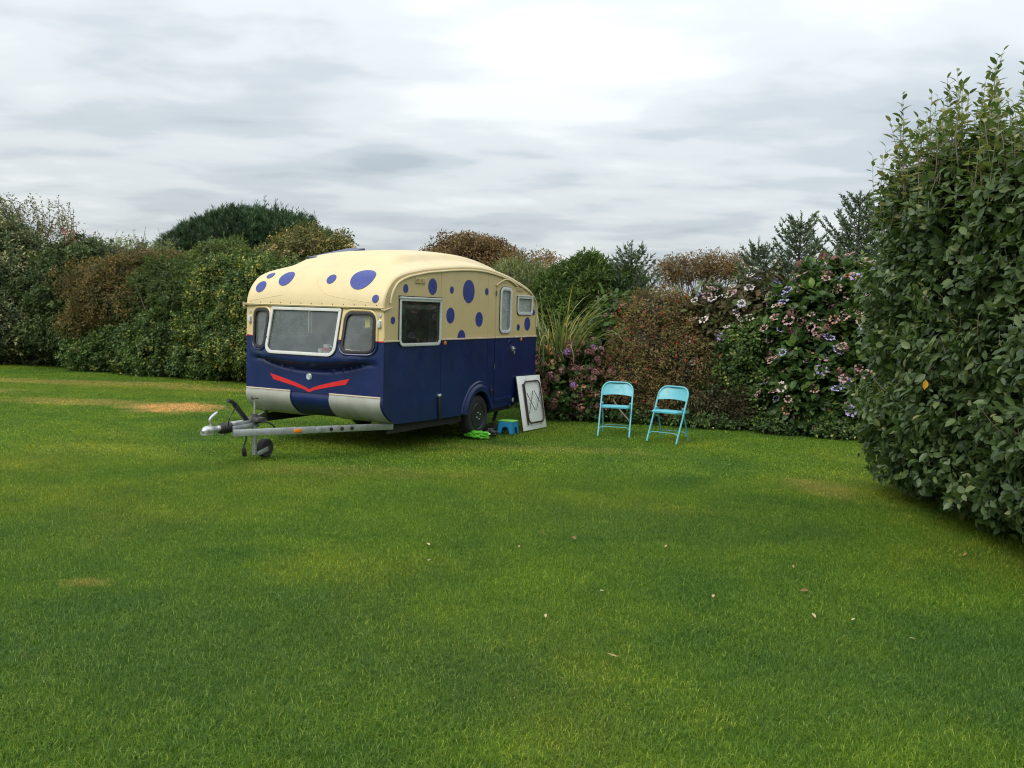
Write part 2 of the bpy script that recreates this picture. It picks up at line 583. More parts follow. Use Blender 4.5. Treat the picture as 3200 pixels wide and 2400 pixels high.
# polka dots lying on the roof skin: (profile length, breadth, radius)
ROOFDOTS = [(.225, -.84, .075), (.40, -.80, .055), (.34, -.50, .105), (.33, .19, .062), (.36, .62, .155), (.105, .905, .045)]


def roof_dot(s0, y0, R):
    m = MB(); rings = [0, .35, .7, 1.0]; n = 32; V = []
    for k in rings[1:]:
        t = np.arange(n) * 2 * math.pi / n
        V.append(shell(np.maximum(s0 + k * R * np.sin(t), .04), y0 + k * R * np.cos(t), .006))
    V = np.concatenate(V); c = shell(np.array([s0]), np.array([y0]), .006)
    t = np.arange(n) * 2 * math.pi / n
    skirt = shell(np.maximum(s0 + R * np.sin(t), .04), y0 + R * np.cos(t), -.004)
    F = [(i, (i + 1) % n, 3 * n) for i in range(n)]
    for k in range(2): F += [(k * n + i, k * n + (i + 1) % n, (k + 1) * n + (i + 1) % n, (k + 1) * n + i) for i in range(n)]
    F += [(2 * n + i, 2 * n + (i + 1) % n, 3 * n + 1 + (i + 1) % n, 3 * n + 1 + i) for i in range(n)]
    m.add(np.concatenate([V, c, skirt]), F)
    return cbuild(m, 'polka_dot', mDOT, roof, smooth=True, angle=50)


for dta in ROOFDOTS: roof_dot(*dta)

# raised creases pressed into the nose
for cr in([(.33, .0), (.27, .02), (.20, .10), (.135, .235), (.095, .51), (.06, .86)], [(.128, -.44), (.092, -.67), (.052, -.93)]):
    cq = smooth_path(cr, 6); m = MB(); m.tube(shell(cq[:, 0], cq[:, 1], -.0010), .0042, 8); cbuild(m, 'nose_crease', mROOF, roof, smooth=True)

# ---- opened roof hatches
for (x0, z0, x1, z1, y0, y1) in((.64, 2.305, 1.50, 2.482, -.64, -.36), (2.86, 2.505, 3.70, 2.425, -.42, -.05)):
    m = MB(); ym = (y0 + y1) / 2
    m.bar((x0, ym, z0), (x1, ym, z1), abs(y1 - y0), .045)
    h = cbuild(m, 'roof_hatch', mBLUE, roof, bevel=.008)
    m = MB()
    for yq in(y0 + .05, y1 - .05):
        m.tube([(x0 + .75 * (x1 - x0), yq, z0 + .75 * (z1 - z0)), (x0 + .8 * (x1 - x0), yq, z0 + .75 * (z1 - z0) - .16)], .006, 6)
    tag(cbuild(m, 'hatch_stay', mALU, roof), kind='stuff')

# ---- side walls: cream above the belt, navy below, cut for windows, door and wheel
_arch = smooth_path([(1.905, .336), (1.955, .44), (2.06, .575), (2.245, .632), (2.41, .575), (2.51, .46), (2.565, .352)], 5)
_bot = [(0, .69), (-.012, .61), (.02, .535), (.09, .465), (.18, .405), (.285, .372), (.5, .362), (1.2, .345)]
_rbot = [(3.28, .374), (3.45, .40), (3.65, .47), (3.85, .60), (3.95, .72), (3.985, .85)]
side_out = np.concatenate([smooth_path(_bot, 5), _arch, smooth_path(_rbot, 4), _bp[::-1]])
DOOR = np.concatenate([[(2.655, .425), (3.212, .435), (3.212, 2.055)], smooth_path([(3.212, 2.055), (3.09, 2.098), (2.935, 2.115), (2.78, 2.095), (2.655, 2.04)], 4)[1:]])
WIN_S = rrect(.305, 1.205, 1.285, 1.828, .075, .02)
WIN_R = rrect(3.318, 3.808, 1.685, 1.94, .06, .025)
WIN_D = rrect(2.775, 3.112, 1.418, 2.045, .085)
belt = np.array([(-.1, zbelt(-.1)), (4.1, zbelt(4.1))])


def sheet_split(outline, holes, line, step):
    """flat sheet cut by a line into the triangles above and below it"""
    pts = []; edges = []
    loops = [outline, *holes]
    for lp in loops:
        b0 = len(pts); m_ = len(lp)
        pts += [Vector((float(q_[0]), float(q_[1]))) for q_ in lp]
        edges += [(b0 + i, b0 + (i + 1) % m_) for i in range(m_)]
    b0 = len(pts)
    pts += [Vector((float(q_[0]), float(q_[1]))) for q_ in line]
    edges += [(b0 + i, b0 + i + 1) for i in range(len(line) - 1)]
    o = np.asarray(outline)
    g = np.array([(x_, z_) for x_ in np.arange(o[:, 0].min() + step / 2, o[:, 0].max(), step) for z_ in np.arange(o[:, 1].min() + step / 2, o[:, 1].max(), step)])
    lz = np.interp(g[:, 0], np.asarray(line)[:, 0], np.asarray(line)[:, 1])
    ok = in_poly(g, o) & (np.abs(g[:, 1] - lz) > step * .3)
    for h_ in holes: ok &= ~in_poly(g, h_)
    pts += [Vector((float(x_), float(z_))) for x_, z_ in g[ok]]
    v, _, f, *_rest = geometry.delaunay_2d_cdt(pts, edges, [], 0, 1e-5)
    v = np.array([(q_.x, q_.y) for q_ in v]); f = np.array([t for t in f if len(t) == 3])
    cen = v[f].mean(1); ok = in_poly(cen, o)
    for h_ in holes: ok &= ~in_poly(cen, h_)
    f = f[ok]; cen = cen[ok]
    up_ = cen[:, 1] > np.interp(cen[:, 0], np.asarray(line)[:, 0], np.asarray(line)[:, 1])
    res = []
    for ff in(f[up_], f[~up_]):
        u_, inv = np.unique(ff, return_inverse=True)
        res.append((v[u_], inv.reshape(-1, 3)))
    return res


def plane_y(y): return lambda v: np.stack([v[:, 0], np.full(len(v), y), v[:, 1]], -1)


for sgn, holes in((1, [WIN_S, WIN_R, DOOR]), (-1, [WIN_S, rrect(2.3, 3.2, 1.4, 1.85, .07, .02)])):
    up2, lo2 = sheet_split(side_out, holes, belt, .16)
    for (v2, t2), nm, mt in((up2, 'upper_side_panel', mCREAM), (lo2, 'lower_side_panel', mBLUE)):
        m = MB(); thick(m, v2, t2, plane_y(sgn * HW), plane_y(sgn * (HW - .025)))
        cbuild(m, nm, mt)

# ---- door: navy leaf with a cream upper panel
dout = DOOR.copy()
cen = np.array([2.933, 1.25]); dout = cen + (dout - cen) * np.array([.985, .9945])
up2, lo2 = sheet_split(dout, [WIN_D], belt, .16)
m = MB(); thick(m, *lo2, plane_y(HW + .006), plane_y(HW - .02)); door = cbuild(m, 'door', mBLUE)
m = MB(); thick(m, *up2, plane_y(HW + .006), plane_y(HW - .02)); cbuild(m, 'door_upper_panel', mCREAM, door)
m = MB(); m.bar((2.70, HW + .009, .472), (3.17, HW + .009, .482), .008, .05); cbuild(m, 'kick_plate', mBLUE, door, bevel=.003)
m = MB()  # pressed finger recess ring and lock
m.tube([(3.095 + .042 * math.cos(t), HW + .008, 1.26 + .042 * math.sin(t)) for t in np.arange(24) * math.pi / 12], .008, 6, closed=True)
cbuild(m, 'finger_ring', mBLUE, door, smooth=True)
m = MB(); m.box((3.185, HW + .016, 1.185), (.055, .022, .075)); m.tube([(3.185, HW + .02, 1.19), (3.185, HW + .055, 1.19), (3.10, HW + .06, 1.185)], .011, 8)
cbuild(m, 'handle', mSTEEL, door, bevel=.003)
m = MB(); m.box((3.24, HW + .012, 1.13), (.03, .02, .045)); cbuild(m, 'hasp', mSTEEL, door, bevel=.002)
for zh in(1.96, .95):
    m = MB(); m.tube([(2.648, HW + .012, zh - .035), (2.648, HW + .012, zh + .035)], .008, 8); cbuild(m, 'hinge', mDSTEEL, door, smooth=True)
# rain arch over the door
pa = smooth_path([(2.64, 2.07), (2.785, 2.135), (2.925, 2.165), (3.07, 2.15), (3.275, 2.085)], 6)
m = MB(); m.tube([(x_, HW + .014, z_) for x_, z_ in pa], .014, 8, up=(0, 1, 0)); cbuild(m, 'door_rain_arch', mCREAM, smooth=True)


def inset(loop, d):
    lp = np.asarray(loop); nx = np.roll(lp, -1, 0); pv = np.roll(lp, 1, 0)
    t = nx - pv; t /= np.linalg.norm(t, axis=1, keepdims=True) + 1e-9
    return lp + np.stack([-t[:, 1], t[:, 0]], -1) * d


def window(loop, mp, dirv, fw, mat, glass, name='window', proud=.016, parent=None, gdep=.004):
    """frame around an opening and its pane; mp maps the loop to 3d, dirv points outwards"""
    dirv = np.asarray(dirv, float)
    m = MB(); m.ring(mp(inset(loop, -.012)) + dirv * .001, mp(inset(loop, fw)) + dirv * .001, dirv * proud)
    w_ = cbuild(m, name, mat, parent, bevel=.003)
    if mat is not mRUB:
        m = MB(); m.ring(mp(inset(loop, -.019)) + dirv * .001, mp(inset(loop, -.0115)) + dirv * .001, dirv * .009); cbuild(m, 'gasket', mRUB, w_ if parent is None else parent)
    m = MB(); m.slab(mp(inset(loop, fw * .7)) - dirv * .006, -dirv * gdep)
    cbuild(m, 'pane', glass, w_ if parent is None else parent)
    return w_


PY = plane_y(HW)
w_s = window(WIN_S, PY, (0, 1, 0), .024, mALU, mGLASS2)
m = MB(); m.bar((.285, HW + .014, 1.842), (1.225, HW + .014, 1.842), .03, .022); cbuild(m, 'top_rail', mALU, w_s, bevel=.004)
m = MB(); m.bar((.28, HW + .01, 1.858), (1.23, HW + .01, 1.858), .02, .012); cbuild(m, 'rubber_seal', mRUB, w_s)
w_r = window(WIN_R, PY, (0, 1, 0), .028, mALU, mGLASS3)
m = MB(); m.bar((3.30, HW + .012, 1.952), (3.83, HW + .012, 1.952), .026, .018); cbuild(m, 'top_rail', mALU, w_r, bevel=.003)
w_d = window(WIN_D, plane_y(HW + .006), (0, 1, 0), .036, mALU, mGLASS3, 'window_frame', parent=door)
m = MB(); m.bar((2.81, HW - .012, 1.735), (3.08, HW - .012, 1.735), .012, .016); cbuild(m, 'glazing_bar', mALU, door)
for lp in(WIN_S, rrect(2.3, 3.2, 1.4, 1.85, .07, .02)):
    window(lp, plane_y(-HW), (0, -1, 0), .034, mALU, mGLASS)

# dots on the door-side wall: (x, z, radius)
for x_, z_, R_ in((.422, 1.949, .052), (1.009, 1.993, .1), (1.466, 1.968, .046), (1.898, 1.964, .152), (2.388, 1.978, .048), (1.447, 1.645, .1), (2.194, 1.601, .099),
                  (.172, 1.576, .043), (3.666, 1.541, .098), (3.369, 1.492, .049), (3.868, 1.713, .047)):
    m = MB(); m.slab([(x_ + R_ * math.cos(t), HW - .002, z_ + R_ * math.sin(t)) for t in np.arange(36) * math.pi / 18], (0, .005, 0)); cbuild(m, 'polka_dot', mDOT)
m = MB(); m.slab([(1.734 + .098 * math.cos(t), HW - .002, max(1.362 + .098 * math.sin(t), 1.352)) for t in np.linspace(-.1, math.pi + .1, 24)], (0, .005, 0)); cbuild(m, 'polka_dot', mDOT)
# louvred vents
for x0, x1, z0, z1, R_ in((.612, .84, 2.018, 2.086, 0), (3.285, 3.475, 2.012, 2.066, 0)):
    m = MB(); m.box(((x0 + x1) / 2, HW + .003, (z0 + z1) / 2), (x1 - x0, .012, z1 - z0)); v_ = cbuild(m, 'louvre_vent', mCREAM, bevel=.002)
    for c_ in(0, 1):
        for k in range(4):
            m = MB(); w_ = (x1 - x0) * .42; m.bar((x0 + .02 + c_ * (w_ + .012), HW + .012, z0 + (k + .6) * (z1 - z0) / 4.4), (x0 + .008 + w_ + c_ * (w_ + .012), HW + .012, z0 + (k + .6) * (z1 - z0) / 4.4), .014, .0075)
            cbuild(m, 'louvre', mCREAM, v_)
# belt mouldings, panel joints and roof rail on the wall
for x0, x1 in((.0, .292), (1.222, 2.645), (2.668, 3.2), (3.226, 3.985)):
    m = MB(); m.bar((x0, HW + .012, zbelt(x0)), (x1, HW + .012, zbelt(x1)), .012, .02); cbuild(m, 'belt_moulding', mTRIM, bevel=.003)
m = MB(); m.bar((0, -HW - .006, zbelt(0)), (3.985, -HW - .006, zbelt(4)), .012, .02); cbuild(m, 'belt_moulding', mTRIM)
for x0, x1, za, zb_ in((1.212, 1.238, 2.19, 1.36), (2.43, 2.447, 2.235, 1.365), (1.24, 1.252, 1.32, .36), (2.45, 2.47, 1.33, .72)):
    m = MB(); m.bar((x0, HW + .001, za), (x1, HW + .001, zb_), .006, .004, up=(0, 1, 0)); cbuild(m, 'panel_joint', mCREAM if za > 1.4 else mBLUE)
rl = smooth_path([(.101, 1.768), (.118, 1.84), (.165, 1.93), (.26, 2.015), (.44, 2.08), (.663, 2.122), (.887, 2.157), (1.195, 2.188), (1.518, 2.217), (1.872, 2.238), (2.245, 2.243), (2.643, 2.216), (3.066, 2.158), (3.364, 2.098), (3.612, 2.036), (3.773, 1.98), (3.907, 1.885), (3.955, 1.77), (3.962, 1.50)], 6)
for sg in(1, -1):
    m = MB(); m.tube([(x_, sg * (HW + .012), z_) for x_, z_ in rl], .013, 8, up=(0, 1, 0)); cbuild(m, 'roof_rail', mROOF, smooth=True)
# amber side markers, strap and its clasp
for x_, z_ in((1.326, 1.298), (3.469, 1.316)):
    m = MB(); m.lathe([(0, .028), (.008, .028), (.016, .018), (.019, 0)], (x_, HW, z_), (0, 1, 0), 16); cbuild(m, 'side_marker', mORANGE, smooth=True)
m = MB(); m.bar((1.205, HW + .010, .625), (1.225, HW + .010, .335), .02, .05, up=(1, 0, 0)); st = cbuild(m, 'strap', mBLACK, bevel=.003)
m = MB(); m.box((1.206, HW + .014, .645), (.055, .022, .03)); cbuild(m, 'strap_clasp', mALU, st, bevel=.003)
m = MB(); m.box((3.245, HW + .012, .44), (.018, .02, .055)); cbuild(m, 'door_stop', mWHITE, bevel=.003)

# wheel-arch flare
oc = smooth_path([(1.775, .36), (1.80, .457), (1.86, .56), (2.0, .70), (2.225, .768), (2.40, .725), (2.53, .60), (2.60, .47), (2.63, .37)], 6)
ic = smooth_path([(1.905, .336), (1.955, .44), (2.06, .575), (2.245, .632), (2.41, .575), (2.51, .46), (2.565, .352)], 8)
tt = np.linspace(0, 1, 40)
rs = lambda c_: np.stack([np.interp(tt, np.linspace(0, 1, len(c_)), c_[:, 0]), np.interp(tt, np.linspace(0, 1, len(c_)), c_[:, 1])], -1)
oc, ic = rs(oc), rs(ic)
rows = []
for k, h_ in((0, .001), (.10, .016), (.2, .012), (.34, .014), (.46, .036), (.62, .040), (1.0, .030), (1.02, .0)):
    c_ = oc + (ic - oc) * k; rows.append(np.stack([c_[:, 0], np.full(40, HW + h_), c_[:, 1]], -1))
m = MB()
V = np.concatenate(rows); m.add(V, [(k * 40 + i, k * 40 + i + 1, (k + 1) * 40 + i + 1, (k + 1) * 40 + i) for k in range(len(rows) - 1) for i in range(39)])
cbuild(m, 'wheel_arch', mBLUE, smooth=True, angle=50)
m = MB(); m.tube([(2.515, HW + .03, .615), (2.545, HW + .05, .635)], .012, 8); m.box((2.545, HW + .03, .60), (.05, .03, .075)); cbuild(m, 'mudguard_clip', mBLACK, bevel=.004)


# ---- front: bellied panel with three windows
def fx(Yv, Zv):
    Yv, Zv = np.asarray(Yv, float), np.asarray(Zv, float)
    b_ = 1 - sstep(.58, 1.0, np.abs(Yv))
    zc = np.minimum(.945 + .17 * (np.abs(Yv) / .95) ** 2.2, 1.05)
    t1 = np.clip((1.70 - Zv) / .57, 0, 1)
    t2 = np.clip((Zv - zc) / (1.075 + .06 * (np.abs(Yv) / .95) ** 2 - zc), 0, 1)
    g_ = np.where(Zv >= 1.13, t1, (1.32 * sstep(0, 1, t2 ** .9) - .32) * np.interp(Zv, [1.0, 1.13], [.94, 1.0]))
    g_ = g_ * sstep(-.022, .022, Zv - zc)
    return -.13 * b_ * g_ - .012 * (1 - (Yv / HW) ** 2)


def FP(off=0.0): return lambda v: np.stack([fx(v[:, 0], v[:, 1]) - off, v[:, 0], v[:, 1]], -1)


WF_C = rrect(-.595, .435, 1.150, 1.682, .095, .012, 7)
WF_L = rrect(-.880, -.640, 1.203, 1.655, .075, .075)
WF_R = rrect(.515, .905, 1.200, 1.650, .085, .085)
fo = np.concatenate([np.stack([np.linspace(-HW, HW, 40), np.full(40, .685)], -1), np.stack([np.linspace(HW, -HW, 40), np.full(40, 1.712)], -1)])
fbelt = np.array([(-1.1, 1.338), (1.1, 1.330)])
up2, lo2 = sheet_split(fo, [WF_C, WF_L, WF_R], fbelt, .019)
m = MB(); thick(m, *up2, FP(), FP(-.025)); cbuild(m, 'upper_front_panel', mCREAM, smooth=True, angle=40)
m = MB(); thick(m, *lo2, FP(), FP(-.025)); cbuild(m, 'lower_front_panel', mBLUE, smooth=True, angle=40)
window(WF_C, FP(), (-1, 0, 0), .024, mWHITE, mGLASS, proud=.022)
for lp in(WF_L, WF_R):
    window(lp, FP(), (-1, 0, 0), .022, mRUB, mGLASS, proud=.018)
    zb = 1.335; lo_ = inset(lp, -.030); P3 = FP(.004)(lo_)
    for nm, sel, mt in(('window_surround', lo_[:, 1] >= zb, mCREAM), ('window_surround', lo_[:, 1] < zb, mBLUE)):
        k0 = np.where(sel & ~np.roll(sel, 1))[0][0]; idx = [(k0 + i) % len(lp) for i in range(int(sel.sum()))]
        yl, yr_ = P3[idx[0]].copy(), P3[idx[-1]].copy(); yl[2] = yr_[2] = zb
        m = MB(); m.tube(np.concatenate([[yl], P3[idx], [yr_]]), .016, 8, up=(1, 0, 0)); cbuild(m, nm, mt, smooth=True)
# red line on the front belt, between the windows
for y0, y1 in((-HW, -.915), (.445, .48), (.94, HW)):
    yq = np.linspace(y0, y1, 6); zq = np.interp(yq, fbelt[:, 0], fbelt[:, 1])
    m = MB(); m.strip(np.stack([fx(yq, zq) - .004, yq, zq - .007], -1), np.stack([fx(yq, zq) - .004, yq, zq + .007], -1))
    m.strip(np.stack([fx(yq, zq) + .003, yq, zq - .007], -1), np.stack([fx(yq, zq) - .004, yq, zq - .007], -1)); cbuild(m, 'red_belt_line', mRED)
# marker lamps with round reflectors above
for yq in(-.965, .968):
    m = MB(); lp = rrect(yq - .026, yq + .026, 1.482, 1.582, .026); m.slab(FP(.0)(lp) + np.array([.002, 0, 0]), (-.012, 0, 0)); lamp = cbuild(m, 'marker_lamp', mALU, bevel=.003)
    m = MB(); lp2 = rrect(yq - .020, yq + .020, 1.488, 1.576, .02); B0 = FP(.012)(lp2); m.slab(B0, (-.016, 0, 0)); cbuild(m, 'lens', mLENS, lamp, bevel=.007)
    m = MB(); m.lathe([(0, .024), (.005, .024), (.007, .018)], (-.001, yq * .998, 1.625), (-1, 0, 0), 18); cbuild(m, 'round_reflector', mSILV)
# badge and the red smile
m = MB(); m.lathe([(0, .042), (.008, .042), (.014, .034), (.015, 0)], (float(fx(-.03, .875)) + .001, -.03, .875), (-1, 0, 0), 24); bd = cbuild(m, 'badge', mSILV, smooth=True)
m = MB(); m.lathe([(0, .032), (.004, .03), (.0045, 0)], (float(fx(-.03, .875)) - .014, -.03, .875), (-1, 0, 0), 20); cbuild(m, 'badge_disc', mBADGE, bd, smooth=True)
tl = np.linspace(0, 1, 14)
for sg in(-1, 1):
    ylen = .605 if sg < 0 else .59
    y_ = -.028 + sg * ylen * tl; top = .722 + (.885 - .722) * tl ** .75; botm = .690 + (.815 - .690) * (tl ** .72)
    y_b = -.028 + sg * (ylen - .05 * tl) * tl
    a_ = np.stack([fx(y_, top) - .004, y_, top], -1); b_ = np.stack([fx(y_b, botm) - .004, y_b, botm], -1)
    m = MB(); lp = np.concatenate([a_, b_[::-1]]); m.strip(a_, b_); c_ = a_ + [.006, 0, 0]; d_ = b_ + [.006, 0, 0]; m.strip(c_, a_); m.strip(b_, d_)
    cbuild(m, 'red_stripe', mRED)
# lower front: navy curve under the nose with two bare metal skirts over it
cp = smooth_path([(0, .69), (-.012, .61), (.02, .535), (.09, .465), (.18, .41), (.285, .380), (.42, .372)], 5)
cp_n = np.gradient(cp, axis=0); cp_n /= np.linalg.norm(cp_n, axis=1, keepdims=True)
nrm = np.stack([cp_n[:, 1], -cp_n[:, 0]], -1)


def under(y0, y1, off, th):
    m_ = MB(); P_ = cp + nrm * off; Q_ = cp + nrm * (off - th)
    lp_ = np.concatenate([P_, Q_[::-1]])
    loop_ = np.stack([lp_[:, 0] - .012 * 0, np.full(len(lp_), y0), lp_[:, 1]], -1)
    k_ = len(P_); V_ = np.concatenate([loop_, loop_ + [0, y1 - y0, 0]]); n_ = len(loop_)
    F_ = [(i, (i + 1) % n_, n_ + (i + 1) % n_, n_ + i) for i in range(n_)]
    F_ += [(i, i + 1, n_ - 2 - i, n_ - 1 - i) for i in range(k_ - 1)] + [(n_ + i, n_ + i + 1, 2 * n_ - 2 - i, 2 * n_ - 1 - i) for i in range(k_ - 1)]
    return m_.add(V_, F_)


if nrm[len(nrm) // 2] @ np.array([-1, -1]) < 0: nrm = -nrm
cbuild(under(-HW + .001, HW - .001, -.004, .02), 'nose_undertray', mBLUE, smooth=True, angle=50)
for y0, y1 in((-1.012, -.315), (.272, 1.0)):
    sk = cbuild(under(y0, y1, .012, .010), 'metal_skirt', mGREY, smooth=True, angle=50)
    m = MB(); m.bar((-.014, y0, .692), (-.014, y1, .692), .016, .014); cbuild(m, 'edge_moulding', mTRIM, sk, bevel=.003)
# gutter along the front
m = MB(); m.bar((-.016, -HW - .03, 1.712), (-.016, HW + .01, 1.708), .045, .014); gut = cbuild(m, 'front_gutter', mROOF, bevel=.004)
m = MB(); m.tube([(-.04, -HW - .03, 1.722), (-.04, HW + .01, 1.716)], .007, 6); cbuild(m, 'gutter_lip', mROOF, gut, smooth=True)
m = MB(); m.bar((-.01, HW + .012, 1.69), (.13, HW + .016, 1.722), .022, .012); m.bar((-.035, HW - .02, 1.70), (-.005, HW + .02, 1.685), .03, .02); cbuild(m, 'gutter_spout', mROOF, gut, bevel=.003)
m = MB(); m.bar((-.03, -HW - .02, 1.70), (.0, -HW - .05, 1.66), .03, .02); cbuild(m, 'gutter_spout', mROOF, gut, bevel=.003)
rv = None
for k in range(13):
    yq = -.94 + k * .156
    if rv is None:
        m = MB(); m.lathe([(0, .006), (.003, .006), (.005, .003), (.0055, 0)], (0, 0, 0), (-1, 0, 0), 8); rv = m.build('rivet', mDSTEEL, gut)
        o_ = rv
    else:
        o_ = rv.copy(); COL.objects.link(o_)
    sp = shell(np.array([.035]), np.array([yq]))[0]; o_.location = tuple(cv(sp + np.array([-.001, 0, 0])))
# corner trims
for sg in(1, -1):
    m = MB(); m.bar((.012, sg * (HW + .003), 1.66), (.012, sg * (HW + .003), 1.36), .01, .012, up=(1, 0, 0)); cbuild(m, 'corner_trim', mCREAM)
    m = MB(); m.tube([(x_, sg * (HW + .002), z_) for x_, z_ in smooth_path([(.004, 1.32), (.004, .69), (-.008, .61), (.025, .535), (.095, .465), (.185, .405), (.29, .372)], 4)], .005, 6, up=(0, 1, 0)); cbuild(m, 'corner_trim', mBLUE, smooth=True)

# ---- rear wall
WIN_B = rrect(-.45, .45, 1.42, 1.86, .07)
ro = np.array([(-HW, .85), (HW, .85), (HW, 1.712), (-HW, 1.712)])
ro = np.concatenate([np.stack([np.linspace(-HW, HW, 12), np.full(12, .85)], -1), np.stack([np.linspace(HW, -HW, 12), np.full(12, 1.712)], -1)])
RP = lambda x: (lambda v: np.stack([np.full(len(v), x), v[:, 0], v[:, 1]], -1))
WIN_B = rrect(-.45, .45, 1.40, 1.68, .07)
up2, lo2 = sheet_split(ro, [WIN_B], np.array([(-1.1, 1.358), (1.1, 1.358)]), .2)
m = MB(); thick(m, *up2, RP(3.985), RP(3.96)); cbuild(m, 'upper_rear_panel', mCREAM)
m = MB(); thick(m, *lo2, RP(3.985), RP(3.96)); cbuild(m, 'lower_rear_panel', mBLUE)
window(WIN_B, RP(3.985), (1, 0, 0), .034, mALU, mGLASS)
rb = smooth_path(_rbot, 4); m = MB()
m.strip(np.stack([rb[:, 0], np.full(len(rb), -HW), rb[:, 1]], -1), np.stack([rb[:, 0], np.full(len(rb), HW), rb[:, 1]], -1))
m.strip(np.stack([rb[:, 0] - .01, np.full(len(rb), -HW), rb[:, 1] + .015], -1), np.stack([rb[:, 0] - .01, np.full(len(rb), HW), rb[:, 1] + .015], -1)); cbuild(m, 'rear_undertray', mBLUE, smooth=True)

# ---- floor, furniture and cloth inside
m = MB(); m.box((2.05, 0, .40), (3.4, 2 * HW - .06, .03)); cbuild(m, 'floor', mUNDER)
m = MB(); m.box((.35, 0, .80), (.55, 1.9, .42)); cbuild(m, 'front_bench', mSEAT, bevel=.03)
m = MB(); m.box((.015, -.08, 1.150), (.20, 1.0, .02)); cbuild(m, 'window_shelf', mINT, bevel=.003)
m = MB(); m.box((2.1, -.75, .72), (1.6, .48, .55)); cbuild(m, 'side_cupboard', mINT, bevel=.01)
m = MB(); m.box((3.72, .35, 1.05), (.40, 1.2, 1.25)); cbuild(m, 'rear_cupboard', mINT, bevel=.01)
for pts_, nm in(((((.36, HW - .07), (.42, HW - .05), (.47, HW - .08), (.52, HW - .05)), 'curtain')), ((((1.02, HW - .06), (1.07, HW - .08), (1.12, HW - .05), (1.19, HW - .07)), 'curtain'))):
    z0, z1 = (1.25, 1.86) if pts_[0][0] > .1 else (1.1, 1.68)
    p_ = smooth_path([(x_, y_) for x_, y_ in pts_], 4); A_ = np.stack([p_[:, 0], p_[:, 1], np.full(len(p_), z0)], -1)
    m = MB(); m.strip(A_, A_ + [0, 0, z1 - z0]); m.strip(A_ + [.004, .004, 0], A_ + [.004, .004, z1 - z0]); cbuild(m, nm, mSEAT if z0 > 1.2 else mCURT, smooth=True)
m = MB(); m.tube([(.33, HW - .06, 1.735), (1.2, HW - .06, 1.735)], .034, 10); cbuild(m, 'roller_blind', mCURT, smooth=True)
# pale blinds behind the small window and the door glass
for x0, x1, z0, z1 in((3.33, 3.80, 1.69, 1.94), (2.79, 3.10, 1.42, 2.04)):
    xs_ = np.linspace(x0, x1, 26); A_ = np.stack([xs_, HW - .045 + .006 * np.sin(xs_ * 70), np.full(26, z0)], -1)
    m = MB(); m.strip(A_, A_ + [0, 0, z1 - z0]); m.strip(A_ - [0, .005, 0], A_ + [0, -.005, z1 - z0]); cbuild(m, 'blind', mCURT, smooth=True)

# ---- running gear
def wheel(y, sgn):
    m_ = MB(); c_ = (AXLE, y, .285); w_ = .085
    m_.lathe([(-w_ + .01, .175), (-w_, .2), (-w_ - .004, .24), (-w_ + .012, .272), (-w_ + .03, .285), (w_ - .03, .285), (w_ - .012, .272), (w_ + .004, .24), (w_, .2), (w_ - .01, .175)], c_, (0, 1, 0), 40)
    for k in range(3): pass
    t_ = cbuild(m_, 'wheel', mTYRE, smooth=True, angle=40)
    m_ = MB(); f_ = sgn
    m_.lathe([(f_ * .082, .182), (f_ * .088, .176), (f_ * .078, .165), (f_ * .03, .155), (f_ * .01, .15), (f_ * .008, 0)], c_, (0, 1, 0), 36)
    rim_ = cbuild(m_, 'rim', mRIM, t_, smooth=True, angle=40)
    for k in range(5):
        a_ = k * 2 * math.pi / 5 + .62
        ca, sa = math.cos(a_), math.sin(a_)
        m_ = MB(); m_.bar((AXLE + .04 * ca, y + f_ * .062, .285 + .04 * sa), (AXLE + .166 * ca, y + f_ * .066, .285 + .166 * sa), .052, .022, up=(0, 1, 0)); cbuild(m_, 'spoke', mRIM, t_, bevel=.008)
    m_ = MB(); m_.lathe([(f_ * .02, .062), (f_ * .066, .062), (f_ * .078, .045), (f_ * .08, 0)], c_, (0, 1, 0), 24); cbuild(m_, 'hub', mRIM, t_, smooth=True)
    for k in range(4):
        a_ = k * math.pi / 2 + .35
        m_ = MB(); m_.lathe([(f_ * .07, .010), (f_ * .09, .010), (f_ * .096, .004)], (AXLE + .047 * math.cos(a_), y, .285 + .047 * math.sin(a_)), (0, 1, 0), 8); cbuild(m_, 'wheel_nut', mSTEEL, t_)


